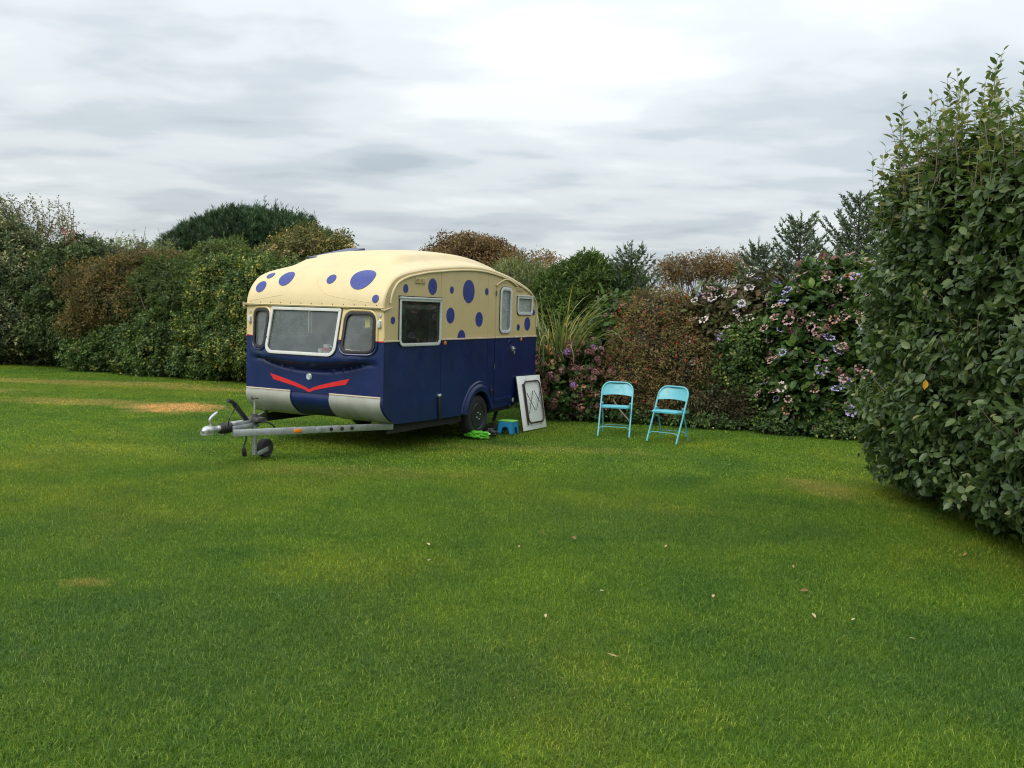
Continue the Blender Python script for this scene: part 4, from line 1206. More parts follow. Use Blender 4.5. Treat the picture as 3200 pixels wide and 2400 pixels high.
patches = [grass_patch(40 + k, 760, .26, .035, .0032, 1.35) for k in range(5)] + [grass_patch(60 + k, 340, .34, .027, .0080, 1.4) for k in range(3)]
r = np.random.default_rng(3)
pts, idx = [], []
for y0, y1, sp, lo, hi in((2.2, 9.5, .165, 0, 5), (9.5, 27, .27, 5, 8)):
    for y in np.arange(y0, y1, sp):
        half = .70 * y + 2.6
        for x in np.arange(max(-half, -17), min(half, 9.0), sp):
            px_, py_ = x + r.uniform(-.5, .5) * sp, y + r.uniform(-.5, .5) * sp
            if py_ > 25.5 - .35 * max(px_ + 13, 0) * .9 + 2.0 and px_ < 0: continue
            pts.append((px_, py_, float(gz(px_, py_)))); idx.append(r.integers(lo, hi))
pts = np.array(pts); npt = len(pts)
me = bpy.data.meshes.new('lawn_grass'); me.vertices.add(npt); me.vertices.foreach_set('co', pts.astype(np.float32).ravel())
for nm, ty, val in(('pick', 'INT', np.array(idx, np.int32)), ('turn', 'FLOAT', r.uniform(0, 6.283, npt).astype(np.float32)), ('size', 'FLOAT', r.uniform(.8, 1.2, npt).astype(np.float32))):
    at_ = me.attributes.new(nm, ty, 'POINT'); at_.data.foreach_set('value', val)
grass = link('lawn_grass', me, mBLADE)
tag(grass, 'short mown green grass covering the whole lawn', 'grass', kind='stuff')
ng = bpy.data.node_groups.new('grass_scatter', 'GeometryNodeTree')
ng.interface.new_socket('Geometry', in_out='INPUT', socket_type='NodeSocketGeometry'); ng.interface.new_socket('Geometry', in_out='OUTPUT', socket_type='NodeSocketGeometry')
gi, go = ng.nodes.new('NodeGroupInput'), ng.nodes.new('NodeGroupOutput')
jn = ng.nodes.new('GeometryNodeJoinGeometry')
for p_ in patches[::-1]:
    oi = ng.nodes.new('GeometryNodeObjectInfo'); oi.inputs['Object'].default_value = p_; oi.inputs['As Instance'].default_value = True
    ng.links.new(oi.outputs['Geometry'], jn.inputs[0])
iop = ng.nodes.new('GeometryNodeInstanceOnPoints'); iop.inputs['Pick Instance'].default_value = True
ng.links.new(gi.outputs[0], iop.inputs['Points']); ng.links.new(jn.outputs[0], iop.inputs['Instance'])


def named(nm, ty):
    n = ng.nodes.new('GeometryNodeInputNamedAttribute'); n.data_type = ty; n.inputs[0].default_value = nm
    return n.outputs['Attribute']


ng.links.new(named('pick', 'INT'), iop.inputs['Instance Index'])
cx_ = ng.nodes.new('ShaderNodeCombineXYZ'); ng.links.new(named('turn', 'FLOAT'), cx_.inputs[2]); ng.links.new(cx_.outputs[0], iop.inputs['Rotation'])
ng.links.new(named('size', 'FLOAT'), iop.inputs['Scale'])
ng.links.new(iop.outputs[0], go.inputs[0])
md = grass.modifiers.new('scatter', 'NODES'); md.node_group = ng
# ================================================================== PLANTS
def unit(v): return v / (np.linalg.norm(v, axis=-1, keepdims=True) + 1e-9)


def lump(p, seed, f=1.0):
    r = np.random.default_rng(seed); o = 0
    for k in range(6):
        o = o + np.sin(p @ (r.normal(size=3) * f * (1 + .5 * k)) + r.uniform(0, 6.28)) / (1 + .35 * k)
    return o / 2.6


class Leaves:
    """a bag of single leaves: base point, direction, upper side, length, width, tint"""
    def __init__(s): s.P = []; s.D = []; s.N = []; s.L = []; s.W = []; s.T = []

    def add(s, P, D, N, L, W, T):
        s.P.append(P); s.D.append(D); s.N.append(N); s.L.append(L); s.W.append(W); s.T.append(T); return s

    def cat(s): return [np.concatenate(q) for q in(s.P, s.D, s.N, s.L, s.W, s.T)]

    def meshes(s, org, shape='diamond', fold=.18, droop=.15, sel=None):
        P, D, N, L, W, T = s.cat()
        if sel is not None: P, D, N, L, W, T = P[sel], D[sel], N[sel], L[sel], W[sel], T[sel]
        P = P - np.asarray(org)
        S = unit(np.cross(D, N)); N = np.cross(S, D)
        l, w = L[:, None], W[:, None] / 2
        n = len(P); i = np.arange(n)[:, None]
        if shape == 'diamond':
            m_ = P + D * l * .45 + N * (w * fold * 2)
            V = np.stack([P, m_ + S * w, P + D * l - N * l * droop, m_ - S * w], 1).reshape(-1, 3)
            return V, [i * 4 + np.array([[0, 1, 2]]), i * 4 + np.array([[0, 2, 3]])], np.repeat(T, 4)
        a = P + D * l * .28 - N * l * droop * .08; b = P + D * l * .64 - N * l * droop * .42
        V = np.stack([P, a + S * w * .86 + N * w * fold, a, a - S * w * .86 + N * w * fold, b + S * w * .9 + N * w * fold, b, b - S * w * .9 + N * w * fold, P + D * l - N * l * droop], 1).reshape(-1, 3)
        F = [i * 8 + np.array([q]) for q in([0, 2, 1], [0, 3, 2], [4, 5, 7], [5, 6, 7])] + [i * 8 + np.array([q]) for q in([1, 2, 5, 4], [2, 3, 6, 5])]
        return V, F, np.repeat(T, 8)


def shell_points(lobes, n, r, shell=.3, lumpy=.15, lf=2.2, seed=0, zmin=.03, cull=.74, zdir=-1.0, holes=0.0):
    """points through the outer shell of a union of ellipsoids, with their outward normals"""
    Lb = np.asarray(lobes, float); area = (Lb[:, 3] * Lb[:, 4] + Lb[:, 4] * Lb[:, 5] + Lb[:, 3] * Lb[:, 5])
    k = r.choice(len(Lb), int(n * 1.9), p=area / area.sum())
    d = unit(r.normal(size=(len(k), 3)))
    C, R = Lb[k, :3], Lb[k, 3:6]
    rad = 1 + lumpy * (lump(C + d * R, seed, lf) + .6 * lump(C + d * R, seed + 3, lf * 2.6)) - shell * r.random(len(k)) ** 1.6
    P = C + d * R * rad[:, None]; Nn = unit(d / R)
    ok = (P[:, 2] > zmin) & (d[:, 2] > zdir)
    for j in range(len(Lb)):
        ok &= ~((np.linalg.norm((P - Lb[j, :3]) / Lb[j, 3:6], axis=1) < cull) & (k != j))
    if holes: ok &= lump(P, seed + 9, 3.4) > holes - 1.0 + .35 * (r.random(len(P)) - .5)
    return P[ok][:n], Nn[ok][:n]


def sprays(lv, P, Nn, r, per, L, ratio, spread, up=.35, open_=(35, 85), tint=(0, 1), jit=.25, size_var=.35, nup=.0):
    """a spray of leaves round each point, the axis leaning outwards and up"""
    n = len(P)
    A = unit(Nn + np.array([0, 0, up]) + r.normal(size=(n, 3)) * .35)
    tc = r.uniform(tint[0], tint[1], n)
    A = np.repeat(A, per, 0); Q = np.repeat(P, per, 0); tc = np.repeat(tc, per); m_ = len(Q)
    ph = np.radians(r.uniform(open_[0], open_[1], m_)); X = unit(np.cross(A, r.normal(size=(m_, 3))))
    D = unit(A * np.cos(ph)[:, None] + X * np.sin(ph)[:, None])
    N = unit(A - (A * D).sum(1, keepdims=True) * D + r.normal(size=(m_, 3)) * .35 + np.array([0, 0, nup]))
    Q = Q + A * (r.uniform(-.6, .6, m_) * spread)[:, None] + X * (r.uniform(0, .4, m_) * spread)[:, None]
    ll = L * (1 + size_var * r.uniform(-1, 1, m_))
    lv.add(Q, D, N, ll, ll * ratio * r.uniform(.8, 1.15, m_), np.clip(tc + jit * r.uniform(-1, 1, m_), 0, 1))


mBARK = pmat('bark', (.075, .055, .040), .85, var=.35, scale=8)
mTWIG = pmat('grey_twig', (.17, .14, .11), .8, var=.3, scale=10)
mSHADE = pmat('shade_core', (.014, .014, .009), .95, var=.4, scale=7)


def stems(name, root, org, base, tips, r, r0=.03, mat=None, bend=.25, n=5, thin=.15):
    m_ = MB()
    for tpt in tips:
        b = np.asarray(base) + np.array([*r.normal(size=2) * .12, 0]); v = np.asarray(tpt) - b
        mid = b + v * .5 + r.normal(size=3) * bend * np.linalg.norm(v) * .3
        P = smooth_path([b, mid, tpt], 4) - np.asarray(org)
        m_.tube(P, np.linspace(r0, r0 * thin, len(P)), n)
    return tag(m_.build(name, mat or mBARK, root, smooth=True), kind='stuff')


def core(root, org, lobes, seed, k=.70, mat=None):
    """near-black solid in the middle of a shrub, standing for shade between the leaves"""
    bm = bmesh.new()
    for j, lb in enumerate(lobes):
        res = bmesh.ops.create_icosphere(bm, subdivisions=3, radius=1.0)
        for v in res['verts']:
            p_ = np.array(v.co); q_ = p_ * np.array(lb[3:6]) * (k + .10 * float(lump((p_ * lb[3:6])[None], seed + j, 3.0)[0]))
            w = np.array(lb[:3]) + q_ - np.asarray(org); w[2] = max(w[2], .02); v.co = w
    me = bpy.data.meshes.new('shade_core'); bm.to_mesh(me); bm.free()
    return tag(link('shade_core', me, mat or mSHADE, root), kind='stuff')


def shrub(name, label, cat, lobes, mat, seed, clusters, per, L, ratio, spread, group=None, shape='diamond', shell=.42, lumpy=.27, lf=2.5, up=.35, open_=(35, 85), tint=(0, 1),
          nstem=10, corek=.54, zmin=.03, droop=.15, stem_r=.03, extra=None, jit=.25, parts=0, stem_mat=None, nup=0.0, size_var=.35, holes=.45, sprigs=70):
    r = np.random.default_rng(seed); lobes = np.asarray(lobes, float)
    org = np.array([np.average(lobes[:, 0]), np.average(lobes[:, 1]), 0.0])
    root = thing(name, label, cat, org, group=group)
    P, Nn = shell_points(lobes, clusters, r, shell, lumpy, lf, seed, zmin, holes=holes)
    lv = Leaves(); sprays(lv, P, Nn, r, per, L, ratio, spread, up, open_, tint, jit, size_var, nup)
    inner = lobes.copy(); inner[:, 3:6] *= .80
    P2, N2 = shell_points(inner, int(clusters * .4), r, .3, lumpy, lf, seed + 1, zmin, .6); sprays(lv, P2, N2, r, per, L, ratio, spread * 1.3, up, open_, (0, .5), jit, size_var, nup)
    if sprigs:      # stray sprigs that break the outline
        kk = r.choice(len(P), min(sprigs, len(P)), replace=False)
        for q in range(6):
            b_ = P[kk] + unit(Nn[kk] + np.array([0, 0, .5]))*(min(L, .09) * .6 * q); D_ = unit(Nn[kk] + np.array([0, 0, .6]) + r.normal(size=(len(kk), 3)) * .8)
            ll = L * r.uniform(.6, 1.1, len(kk)); lv.add(b_, D_, unit(r.normal(size=(len(kk), 3)) + np.array([0, 0, 1.])), ll, ll * ratio, r.uniform(.3, 1, len(kk)))
    if extra: extra(lv, r, root, org)
    finish_leaves(lv, root, org, mat, shape, droop, parts)
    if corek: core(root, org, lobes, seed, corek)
    if nstem: stems('branches', root, org, org, P[r.choice(len(P), min(nstem, len(P)), replace=False)], r, stem_r, stem_mat)
    return root, P, Nn, r


def finish_leaves(lv, root, org, mat, shape, droop, parts):
    if parts:
        P, D, N, Ls, W, T = lv.cat()
        sc = np.linalg.norm(P - np.array([0, 0, CAMH]), axis=1) - .9 * Ls / Ls.mean()      # nearest and largest
        order = np.argsort(sc)
        # thin out so that the picked leaves spread over the outside instead of one corner
        cand = order[:parts * 6]; pick = np.sort(np.random.default_rng(5).choice(cand, parts, replace=False))
        lib = {}
        for i_ in pick:
            key = int(T[i_] * 5.99)
            if key not in lib:
                one = Leaves().add(np.zeros((1, 3)), np.array([[1., 0, 0]]), np.array([[0, 0, 1.]]), np.array([1.]), np.array([float(np.median(W / Ls))]), np.array([(key + .5) / 6]))
                V, F, tt_ = one.meshes((0, 0, 0), 'oval', .3, droop); lib[key] = raw_mesh('leaf', V, F, tt_, smooth=True)
            o = link('leaf', lib[key], mat, root)
            d_ = D[i_]; s_ = np.cross(N[i_], d_); s_ /= np.linalg.norm(s_) + 1e-9; n_ = np.cross(d_, s_)
            Mx = Matrix(((d_[0], s_[0], n_[0]), (d_[1], s_[1], n_[1]), (d_[2], s_[2], n_[2]))).to_4x4() @ Matrix.Scale(float(Ls[i_]), 4)
            Mx.translation = Vector(P[i_] - org); o.matrix_local = Mx
        sel = np.ones(len(P), bool); sel[pick] = False
    else: sel = None
    V, F, tt_ = lv.meshes(org, shape, .25, droop, sel)
    tag(link('foliage', raw_mesh('foliage', V, F, tt_), mat, root), kind='stuff')


# ---- leaf colours
mELAE = leafmat('grey_green_leaf', [(0, (.024, .044, .015)), (.55, (.046, .078, .026)), (.85, (.088, .112, .040)), (1, (.155, .145, .062))], .42, .25, 1.6, .38, .22, 1.75)
mPALE = leafmat('pale_edged_leaf', [(0, (.030, .050, .026)), (.6, (.065, .085, .042)), (.85, (.20, .20, .11)), (1, (.36, .34, .22))], .45, .2)
mDARK = leafmat('dark_green_leaf', [(0, (.022, .036, .015)), (.7, (.044, .068, .025)), (1, (.090, .112, .040))], .42, .2)
mRUST = leafmat('rusty_leaf', [(0, (.034, .038, .016)), (.35, (.062, .060, .024)), (.75, (.115, .082, .034)), (1, (.16, .115, .05))], .6, .25)
mIVY = leafmat('ivy_leaf', [(0, (.022, .045, .016)), (.55, (.045, .082, .024)), (.8, (.10, .125, .032)), (1, (.24, .22, .05))], .40, .2)
mMID = leafmat('mid_green_leaf', [(0, (.028, .046, .017)), (.6, (.060, .088, .030)), (1, (.12, .14, .048))], .45, .28)
mPINE = leafmat('pine_needle', [(0, (.016, .036, .020)), (.7, (.030, .060, .032)), (1, (.055, .085, .04))], .5, .1)
mOLIV = leafmat('olive_leaf', [(0, (.045, .052, .020)), (.6, (.085, .090, .034)), (.9, (.14, .125, .045)), (1, (.32, .26, .16))], .55, .25)
mBRWN = leafmat('autumn_leaf', [(0, (.055, .038, .022)), (.5, (.105, .072, .036)), (.85, (.15, .098, .048)), (1, (.11, .12, .04))], .6, .25)
mWILL = leafmat('willow_leaf', [(0, (.060, .082, .040)), (.6, (.11, .135, .068)), (1, (.17, .18, .10))], .5, .25)
mCYPR = leafmat('cypress_green', [(0, (.022, .044, .012)), (.6, (.048, .084, .020)), (1, (.095, .130, .036))], .5, .2)
mSPRU = leafmat('spruce_needle', [(0, (.030, .048, .034)), (.6, (.058, .082, .058)), (1, (.10, .125, .09))], .5, .1)
mFUCH = leafmat('fuchsia_leaf', [(0, (.050, .034, .018)), (.4, (.086, .066, .028)), (.75, (.094, .105, .032)), (1, (.17, .062, .045))], .5, .25)
mHYDR = leafmat('hydrangea_leaf', [(0, (.020, .042, .014)), (.6, (.036, .075, .020)), (.88, (.065, .120, .028)), (1, (.11, .16, .04))], .42, .25, fol=1.35)
mHYDB = leafmat('hydrangea_bronze_leaf', [(0, (.028, .028, .016)), (.5, (.055, .048, .026)), (.85, (.050, .085, .028)), (1, (.09, .05, .035))], .45, .2)
mPAMP = leafmat('strap_leaf', [(0, (.060, .085, .032)), (.5, (.110, .140, .060)), (.85, (.17, .19, .095)), (1, (.34, .25, .09))], .5, .25, fol=1.5)
mDEAD = leafmat('dead_spruce_twig', [(0, (.040, .034, .022)), (.6, (.072, .068, .036)), (1, (.11, .10, .055))], .7, .1)
mREDL = leafmat('red_leaf', [(0, (.10, .03, .025)), (.6, (.20, .05, .045)), (1, (.30, .11, .09))], .55, .3)


def petal(name, stops): return leafmat(name, stops, .6, .3, 1.1, .2, .12, 1.3)


mFL_PINK = petal('dusty_pink_petal', [(0, (.22, .10, .115)), (.6, (.36, .20, .22)), (1, (.50, .35, .36))])
mFL_MAUV = petal('faded_mauve_petal', [(0, (.12, .055, .062)), (.6, (.22, .105, .11)), (1, (.36, .20, .19))])
mFL_BLUE = petal('lilac_blue_petal', [(0, (.13, .12, .30)), (.6, (.25, .23, .48)), (1, (.46, .42, .66))])
mFL_PURP = petal('purple_petal', [(0, (.17, .08, .30)), (.6, (.30, .15, .44)), (1, (.48, .30, .58))])
mFL_MAGE = petal('magenta_petal', [(0, (.30, .07, .20)), (.6, (.48, .15, .33)), (1, (.62, .30, .48))])
mFL_WHIT = petal('whitish_petal', [(0, (.38, .34, .36)), (.6, (.54, .48, .50)), (1, (.66, .60, .62))])
mFL_RED = petal('fuchsia_red_petal', [(0, (.38, .025, .035)), (1, (.62, .06, .07))])
mFL_IVY = petal('ivy_flower', [(0, (.11, .13, .025)), (1, (.24, .24, .05))])
mPEACH = petal('peach_petal', [(0, (.34, .15, .09)), (1, (.62, .36, .26))])


def head_mesh(kind, seed):
    """flower head about 1 across: domed mophead, flat lacecap, ball or drooping bell"""
    r = np.random.default_rng(seed); lv = Leaves()
    if kind == 'mop':
        d = unit(r.normal(size=(44, 3))); d[:, 2] = np.abs(d[:, 2]) * .9 - .15; d = unit(d)
        P = d * np.array([.42, .42, .36]); t_ = unit(np.cross(d, r.normal(size=(44, 3))))
        lv.add(P - t_ * .11, t_, d, np.full(44, .24), np.full(44, .20), r.random(44))
    elif kind == 'lace':
        k = 9; a = np.arange(k) * 6.283 / k + r.uniform(-.25, .25, k); c = np.stack([np.cos(a) * .42, np.sin(a) * .42, r.uniform(-.06, .06, k)], -1)
        for q in range(4):
            b = a + q * 1.571; D = unit(np.stack([np.cos(b), np.sin(b), r.uniform(-.2, .3, k)], -1)); lv.add(c, D, unit(np.array([[0, 0, 1.]]) + r.normal(size=(k, 3)) * .35), np.full(k, .15), np.full(k, .15), .5 + .5 * r.random(k))
        c = np.stack([*(r.normal(size=(2, 14)) * .14), np.zeros(14)], -1); lv.add(c, unit(r.normal(size=(14, 3)) * .4 + [0, 0, 1]), unit(r.normal(size=(14, 3))), np.full(14, .10), np.full(14, .06), .3 * r.random(14))
    elif kind == 'ball':
        d = unit(r.normal(size=(26, 3))); lv.add(d * .1, d, unit(np.cross(d, r.normal(size=(26, 3)))), np.full(26, .4), np.full(26, .18), r.random(26))
    else:
        a = np.arange(6) * 1.047; D = unit(np.stack([np.cos(a) * .45, np.sin(a) * .45, -np.ones(6)], -1)); lv.add(np.zeros((6, 3)), D, unit(np.stack([np.cos(a), np.sin(a), .4 * np.ones(6)], -1)), np.full(6, .8), np.full(6, .3), r.random(6))
        lv.add(np.zeros((1, 3)), np.array([[0, 0, 1.]]), np.array([[1., 0, 0]]), np.array([.5]), np.array([.08]), np.array([.2]))
    V, F, t_ = lv.meshes((0, 0, 0), 'diamond', .15, .05)
    return raw_mesh('flower_head', V, F, t_)


_heads = {}


def flowers(root, org, P, Nn, r, n, kinds, size, name='flower_head', out=.06, front=True):
    """separate flower heads on the outside of a shrub; kinds: list of (mesh kind, material, weight)"""
    w = np.array([k[2] for k in kinds], float); w /= w.sum()
    idx = np.arange(len(P))
    if front:
        v = unit(np.array([0, 0, CAMH]) - P); idx = idx[((v * Nn).sum(1) > -.05)]
    if len(idx) == 0: return
    idx = r.choice(idx, min(n, len(idx)), replace=False)
    for i_ in idx:
        k = kinds[r.choice(len(kinds), p=w)]; key = (k[0], k[1].name, int(r.integers(3)))
        if key not in _heads:
            _heads[key] = head_mesh(k[0], 70 + len(_heads)); _heads[key].materials.append(k[1])
        o = link(name, _heads[key], None, root)
        A = unit(Nn[i_] + np.array([0, 0, .55]) + r.normal(size=3) * .25) if k[0] != 'bell' else np.array([0., 0, 1])
        o.rotation_mode = 'QUATERNION'; o.rotation_quaternion = Vector(A).to_track_quat('Z', 'Y') @ Matrix.Rotation(r.uniform(0, 6.28), 3, 'Z').to_quaternion()
        s_ = size * r.uniform(.7, 1.2); o.scale = (s_, s_, s_)
        o.location = tuple(P[i_] + Nn[i_] * out - org)


def lobe(px, py, Y, rx, ry, rz):
    c = at(px, py, Y); return (c[0], c[1], c[2], rx, ry, rz)


def shoots(lv, root, org, bases, heights, r, L, ratio, gap, mat, tint, r0=.008, lean=.12, both=True):
    """upright shoots with leaves up their length"""
    m_ = MB()
    for b, h in zip(bases, heights):
        d = unit(np.array([*(r.normal(size=2) * lean), 1.0])); P0 = np.asarray(b); P1 = P0 + d * h + np.array([*(r.normal(size=2) * lean * h * .35), 0])
        path = smooth_path([P0, (P0 + P1) / 2 + r.normal(size=3) * .02, P1], 4); m_.tube(path - org, np.linspace(r0, r0 * .3, len(path)), 5)
        n = max(3, int(h / gap)); t_ = np.linspace(.08, 1, n); P = P0 + (P1 - P0) * t_[:, None]
        a = np.arange(n) * 2.4 + r.uniform(0, 6); rise = .25 + .75 * t_ ** 3
        D = unit(np.stack([np.cos(a), np.sin(a), rise + r.uniform(-.3, .2, n)], -1)); N = unit(np.array([[0, 0, 1.]]) - D * D[:, 2:3] + r.normal(size=(n, 3)) * .2)
        ll = L * (1.1 - .55 * t_) * r.uniform(.75, 1.2, n); lv.add(P, D, N, ll, ll * ratio, r.uniform(*tint, n))
    tag(m_.build('shoots', mat, root, smooth=True), kind='stuff')


# ---------------------------------------------------------------- big grey-green bush on the right, close by
def big_bush():
    r = np.random.default_rng(21)
    lobes = []
    for k, y in enumerate((5.9, 6.7, 7.5, 8.2, 8.8)):      # a tall hedge end running back from beside the camera
        xc = 4.65 + .06 * math.sin(k * 2.1)
        for z, rx, rz in((.50, 1.20, .52), (.95, 1.30, .6), (1.5, 1.33, .6), (2.05, 1.33, .6), (2.55, 1.31, .58), (2.85, 1.24, .5)):
            lobes.append((xc, y, z, rx + .03 * math.sin(z * 5 + k), 1.0, rz))
    lobes = np.array(lobes)
    org = np.array([4.9, 7.6, 0.])
    root = thing('evergreen_bush', 'tall grey-green large-leaved evergreen bush with upright leafy shoots on top', 'bush', org)
    P, Nn = shell_points(lobes, 15500, r, .22, .05, 2.8, 21, .10, .88, holes=.25)
    lv = Leaves(); sprays(lv, P, Nn, r, 6, .080, .54, .10, .35, (45, 95), (.0, .72), .25, .36, nup=.3)
    inner = lobes.copy(); inner[:, 3:6] *= .86
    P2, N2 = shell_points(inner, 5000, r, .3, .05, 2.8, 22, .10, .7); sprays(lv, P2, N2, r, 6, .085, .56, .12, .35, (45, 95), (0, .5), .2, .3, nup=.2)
    # young paler sprigs that stand out of the mass
    fr = np.where((Nn[:, 0] < -.2) & (P[:, 2] > .45))[0]
    k = r.choice(fr, 200, replace=False)
    shoots(lv, root, org, P[k] - Nn[k] * .05, r.uniform(.12, .34, 200), r, .075, .5, .045, mTWIG, (.6, .95), .005, .45)
    top = np.where((Nn[:, 2] > .12) & (P[:, 2] > 2.6))[0]; k = r.choice(top, 520, replace=False)
    shoots(lv, root, org, P[k] - np.array([0, 0, .15]), (.30 + .30 * r.random(520) + .36 * r.random(520) ** 3) * (.8 + .5 * sstep(7.0, 8.2, P[k, 1])), r, .145, .44, .050, mTWIG, (.5, 1.0), .0045, .09)
    finish_leaves(lv, root, org, mELAE, 'oval', .10, 300)
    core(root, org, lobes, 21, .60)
    stems('branches', root, org, (4.9, 7.6, 0), P[r.choice(len(P), 16, replace=False)], r, .05)
    # one leaf that has turned orange
    one = Leaves().add(np.zeros((1, 3)), np.array([[0, 0, -1.]]), np.array([[0., -1, 0]]), np.array([.085]), np.array([.05]), np.array([.5]))
    V, F, t_ = one.meshes((0, 0, 0), 'oval', .3, .1); o = link('orange_leaf', raw_mesh('leaf', V, F, t_), leafmat('orange_leaf', [(0, (.55, .22, .03)), (1, (.65, .3, .05))]), root)
    w = at(2892, 1186, 7.30); o.location = tuple(w - org)
    tag(o, 'single orange leaf among the green ones')


big_bush()

# ---------------------------------------------------------------- left-hand hedge
G1 = 'shrubs of the mixed hedge left of the caravan'


def sparse_top(n, L, ratio, h, tint, px0, px1, py, Y, mat=None, gap=.09):
    def f(lv, r, root, org):
        b = np.array([at(r.uniform(px0, px1), py + r.uniform(-20, 40), Y + r.uniform(-.6, .6)) for _ in range(n)])
        shoots(lv, root, org, b, r.uniform(*h, n), r, L, ratio, gap, mat or mTWIG, tint, .012, .18)
    return f


shrub('variegated_shrub', 'pale-edged grey-green shrub with cream leaf tips at the outer end of the hedge', 'shrub',
      [lobe(-30, 960, 24.0, 1.7, 1.4, 1.55), lobe(60, 860, 24.4, 1.15, 1.3, 1.3), lobe(20, 1050, 23.8, 1.45, 1.1, .8), lobe(-60, 780, 24.6, 1.3, 1.3, 1.1)], mPALE, 31, 9000, 6, .085, .5, .12, G1, tint=(0, .85), nstem=8)
shrub('twiggy_tree', 'tall loose twiggy tree with thin browning leaves behind the pale-edged shrub', 'tree',
      [lobe(60, 760, 26.0, 1.5, 1.2, 1.3), lobe(190, 800, 26.0, 1.0, 1.0, 1.0), lobe(-60, 720, 26.2, 1.3, 1.2, 1.3), (-12.6, 26.1, 1.2, 1.6, 1.2, 1.6)], mOLIV, 32, 1500, 5, .075, .5, .2, 'trees beyond the hedges', shell=.8, lumpy=.25, corek=.35, nstem=26, stem_r=.05, tint=(0, .8),
      extra=sparse_top(46, .13, .5, (.4, 1.15), (.0, .95), -60, 250, 740, 26, gap=.055))
shrub('red_leaved_shrub', 'thin shrub with crimson leaves poking out above the hedge', 'shrub', [lobe(240, 800, 25.2, .75, .6, .7), (-11.3, 25.2, 1.3, .8, .7, 1.3)], mREDL, 33, 420, 5, .06, .5, .15, 'trees beyond the hedges', shell=.85, lumpy=.25, corek=.3, nstem=14,
      extra=sparse_top(16, .10, .5, (.3, .75), (.3, 1.), 195, 285, 780, 25.2, gap=.06))
shrub('dark_green_shrub', 'dark green glossy shrub between the pale-edged shrub and the rusty one', 'shrub',
      [lobe(215, 930, 23.7, 1.15, 1.0, 1.3), lobe(260, 1040, 23.4, 1.2, .95, .85), lobe(150, 1040, 23.9, 1.0, 1.0, .9), lobe(270, 830, 24.0, .8, .8, .7)], mDARK, 34, 7500, 6, .075, .55, .12, G1, tint=(0, .85))
shrub('rusty_shrub', 'rust-brown dying shrub in the middle of the left hedge', 'shrub',
      [lobe(330, 905, 23.0, 1.25, .95, .75), lobe(430, 870, 22.8, 1.25, .9, .62), lobe(410, 955, 22.5, 1.35, .9, .75), lobe(290, 1000, 22.9, .85, .8, .65), lobe(500, 850, 22.9, .9, .8, .5), (-9.6, 23.4, .9, 1.5, .9, .9)], mRUST, 35, 8200, 7, .062, .42, .16, G1, shell=.45, lumpy=.2, tint=(0, .95), nstem=18, stem_mat=mTWIG, up=.1)
shrub('bay_shrub', 'blue-green narrow-leaved shrub with bare twigs above the flowering ivy', 'shrub',
      [lobe(560, 910, 22.4, 1.15, .95, .70), lobe(500, 990, 22.2, 1.0, .85, .75), lobe(590, 970, 21.9, .9, .85, .8), (-8.1, 22.4, .8, 1.2, .9, .8)], mMID, 36, 6500, 6, .11, .26, .14, G1, tint=(0, .6), nstem=26, stem_mat=mTWIG, shell=.4)
shrub('bright_green_shrub', 'bright mid-green bushy shrub rising above the hedge in front of the pine', 'shrub',
      [lobe(700, 815, 23.4, .75, .8, .52), lobe(640, 835, 23.4, .55, .7, .42), lobe(770, 830, 23.0, .65, .7, .42), (-7.3, 23.2, 1.2, 1.3, .9, 1.25)], mMID, 37, 5200, 6, .085, .38, .12, G1, tint=(.25, 1))
shrub('flowering_ivy', 'ivy mound with yellow-green flower tips along the foot of the left hedge', 'shrub',
      [lobe(470, 1090, 21.9, 1.3, .85, .75), lobe(560, 1070, 21.5, 1.0, .8, .85), lobe(360, 1120, 22.4, 1.2, .8, .5), lobe(640, 1130, 21.0, 1.0, .75, .55), lobe(410, 1050, 22.3, .9, .8, .55)], mIVY, 38, 9000, 6, .06, .7, .10, G1, tint=(0, .75))
shrub('yellowing_ivy', 'tall ivy-clad shrub with yellowish leaf tips right behind the caravan nose', 'shrub',
      [lobe(720, 930, 21.2, 1.0, .85, .95), lobe(800, 960, 20.8, 1.2, .85, 1.1), lobe(690, 1040, 20.9, .95, .8, .8), lobe(790, 1090, 20.4, 1.1, .8, .65), lobe(880, 950, 20.6, 1.2, .85, 1.1), lobe(640, 950, 21.7, .65, .7, .7)], mIVY, 39, 12500, 6, .062, .62, .10, G1, tint=(.1, .95), nstem=16, stem_mat=mTWIG)
shrub('hedge_shrub', 'plain green hedge shrub hidden behind the caravan body', 'shrub', [(-4.6, 20.2, 1.1, 1.4, .9, 1.3), (-3.0, 19.4, 1.0, 1.4, .9, 1.25), (-1.5, 18.4, 1.0, 1.4, .9, 1.2), (-.4, 17.4, .9, 1.2, .9, 1.1)], mDARK, 40, 3000, 5, .08, .5, .13, None, tint=(0, .9))
shrub('yellow_green_shrub', 'yellow-green wispy shrub showing above the rusty shrub', 'shrub', [lobe(430, 805, 25.0, 1.3, .8, .45), lobe(360, 800, 25.2, 1.0, .8, .5), (-10.3, 25.1, 1.2, 1.6, .8, 1.3)], mWILL, 41, 1300, 6, .09, .3, .15, 'trees beyond the hedges', shell=.5, extra=sparse_top(22, .08, .3, (.2, .65), (.3, 1.), 330, 520, 795, 25))

# ---------------------------------------------------------------- trees behind
G2 = 'trees beyond the hedges'


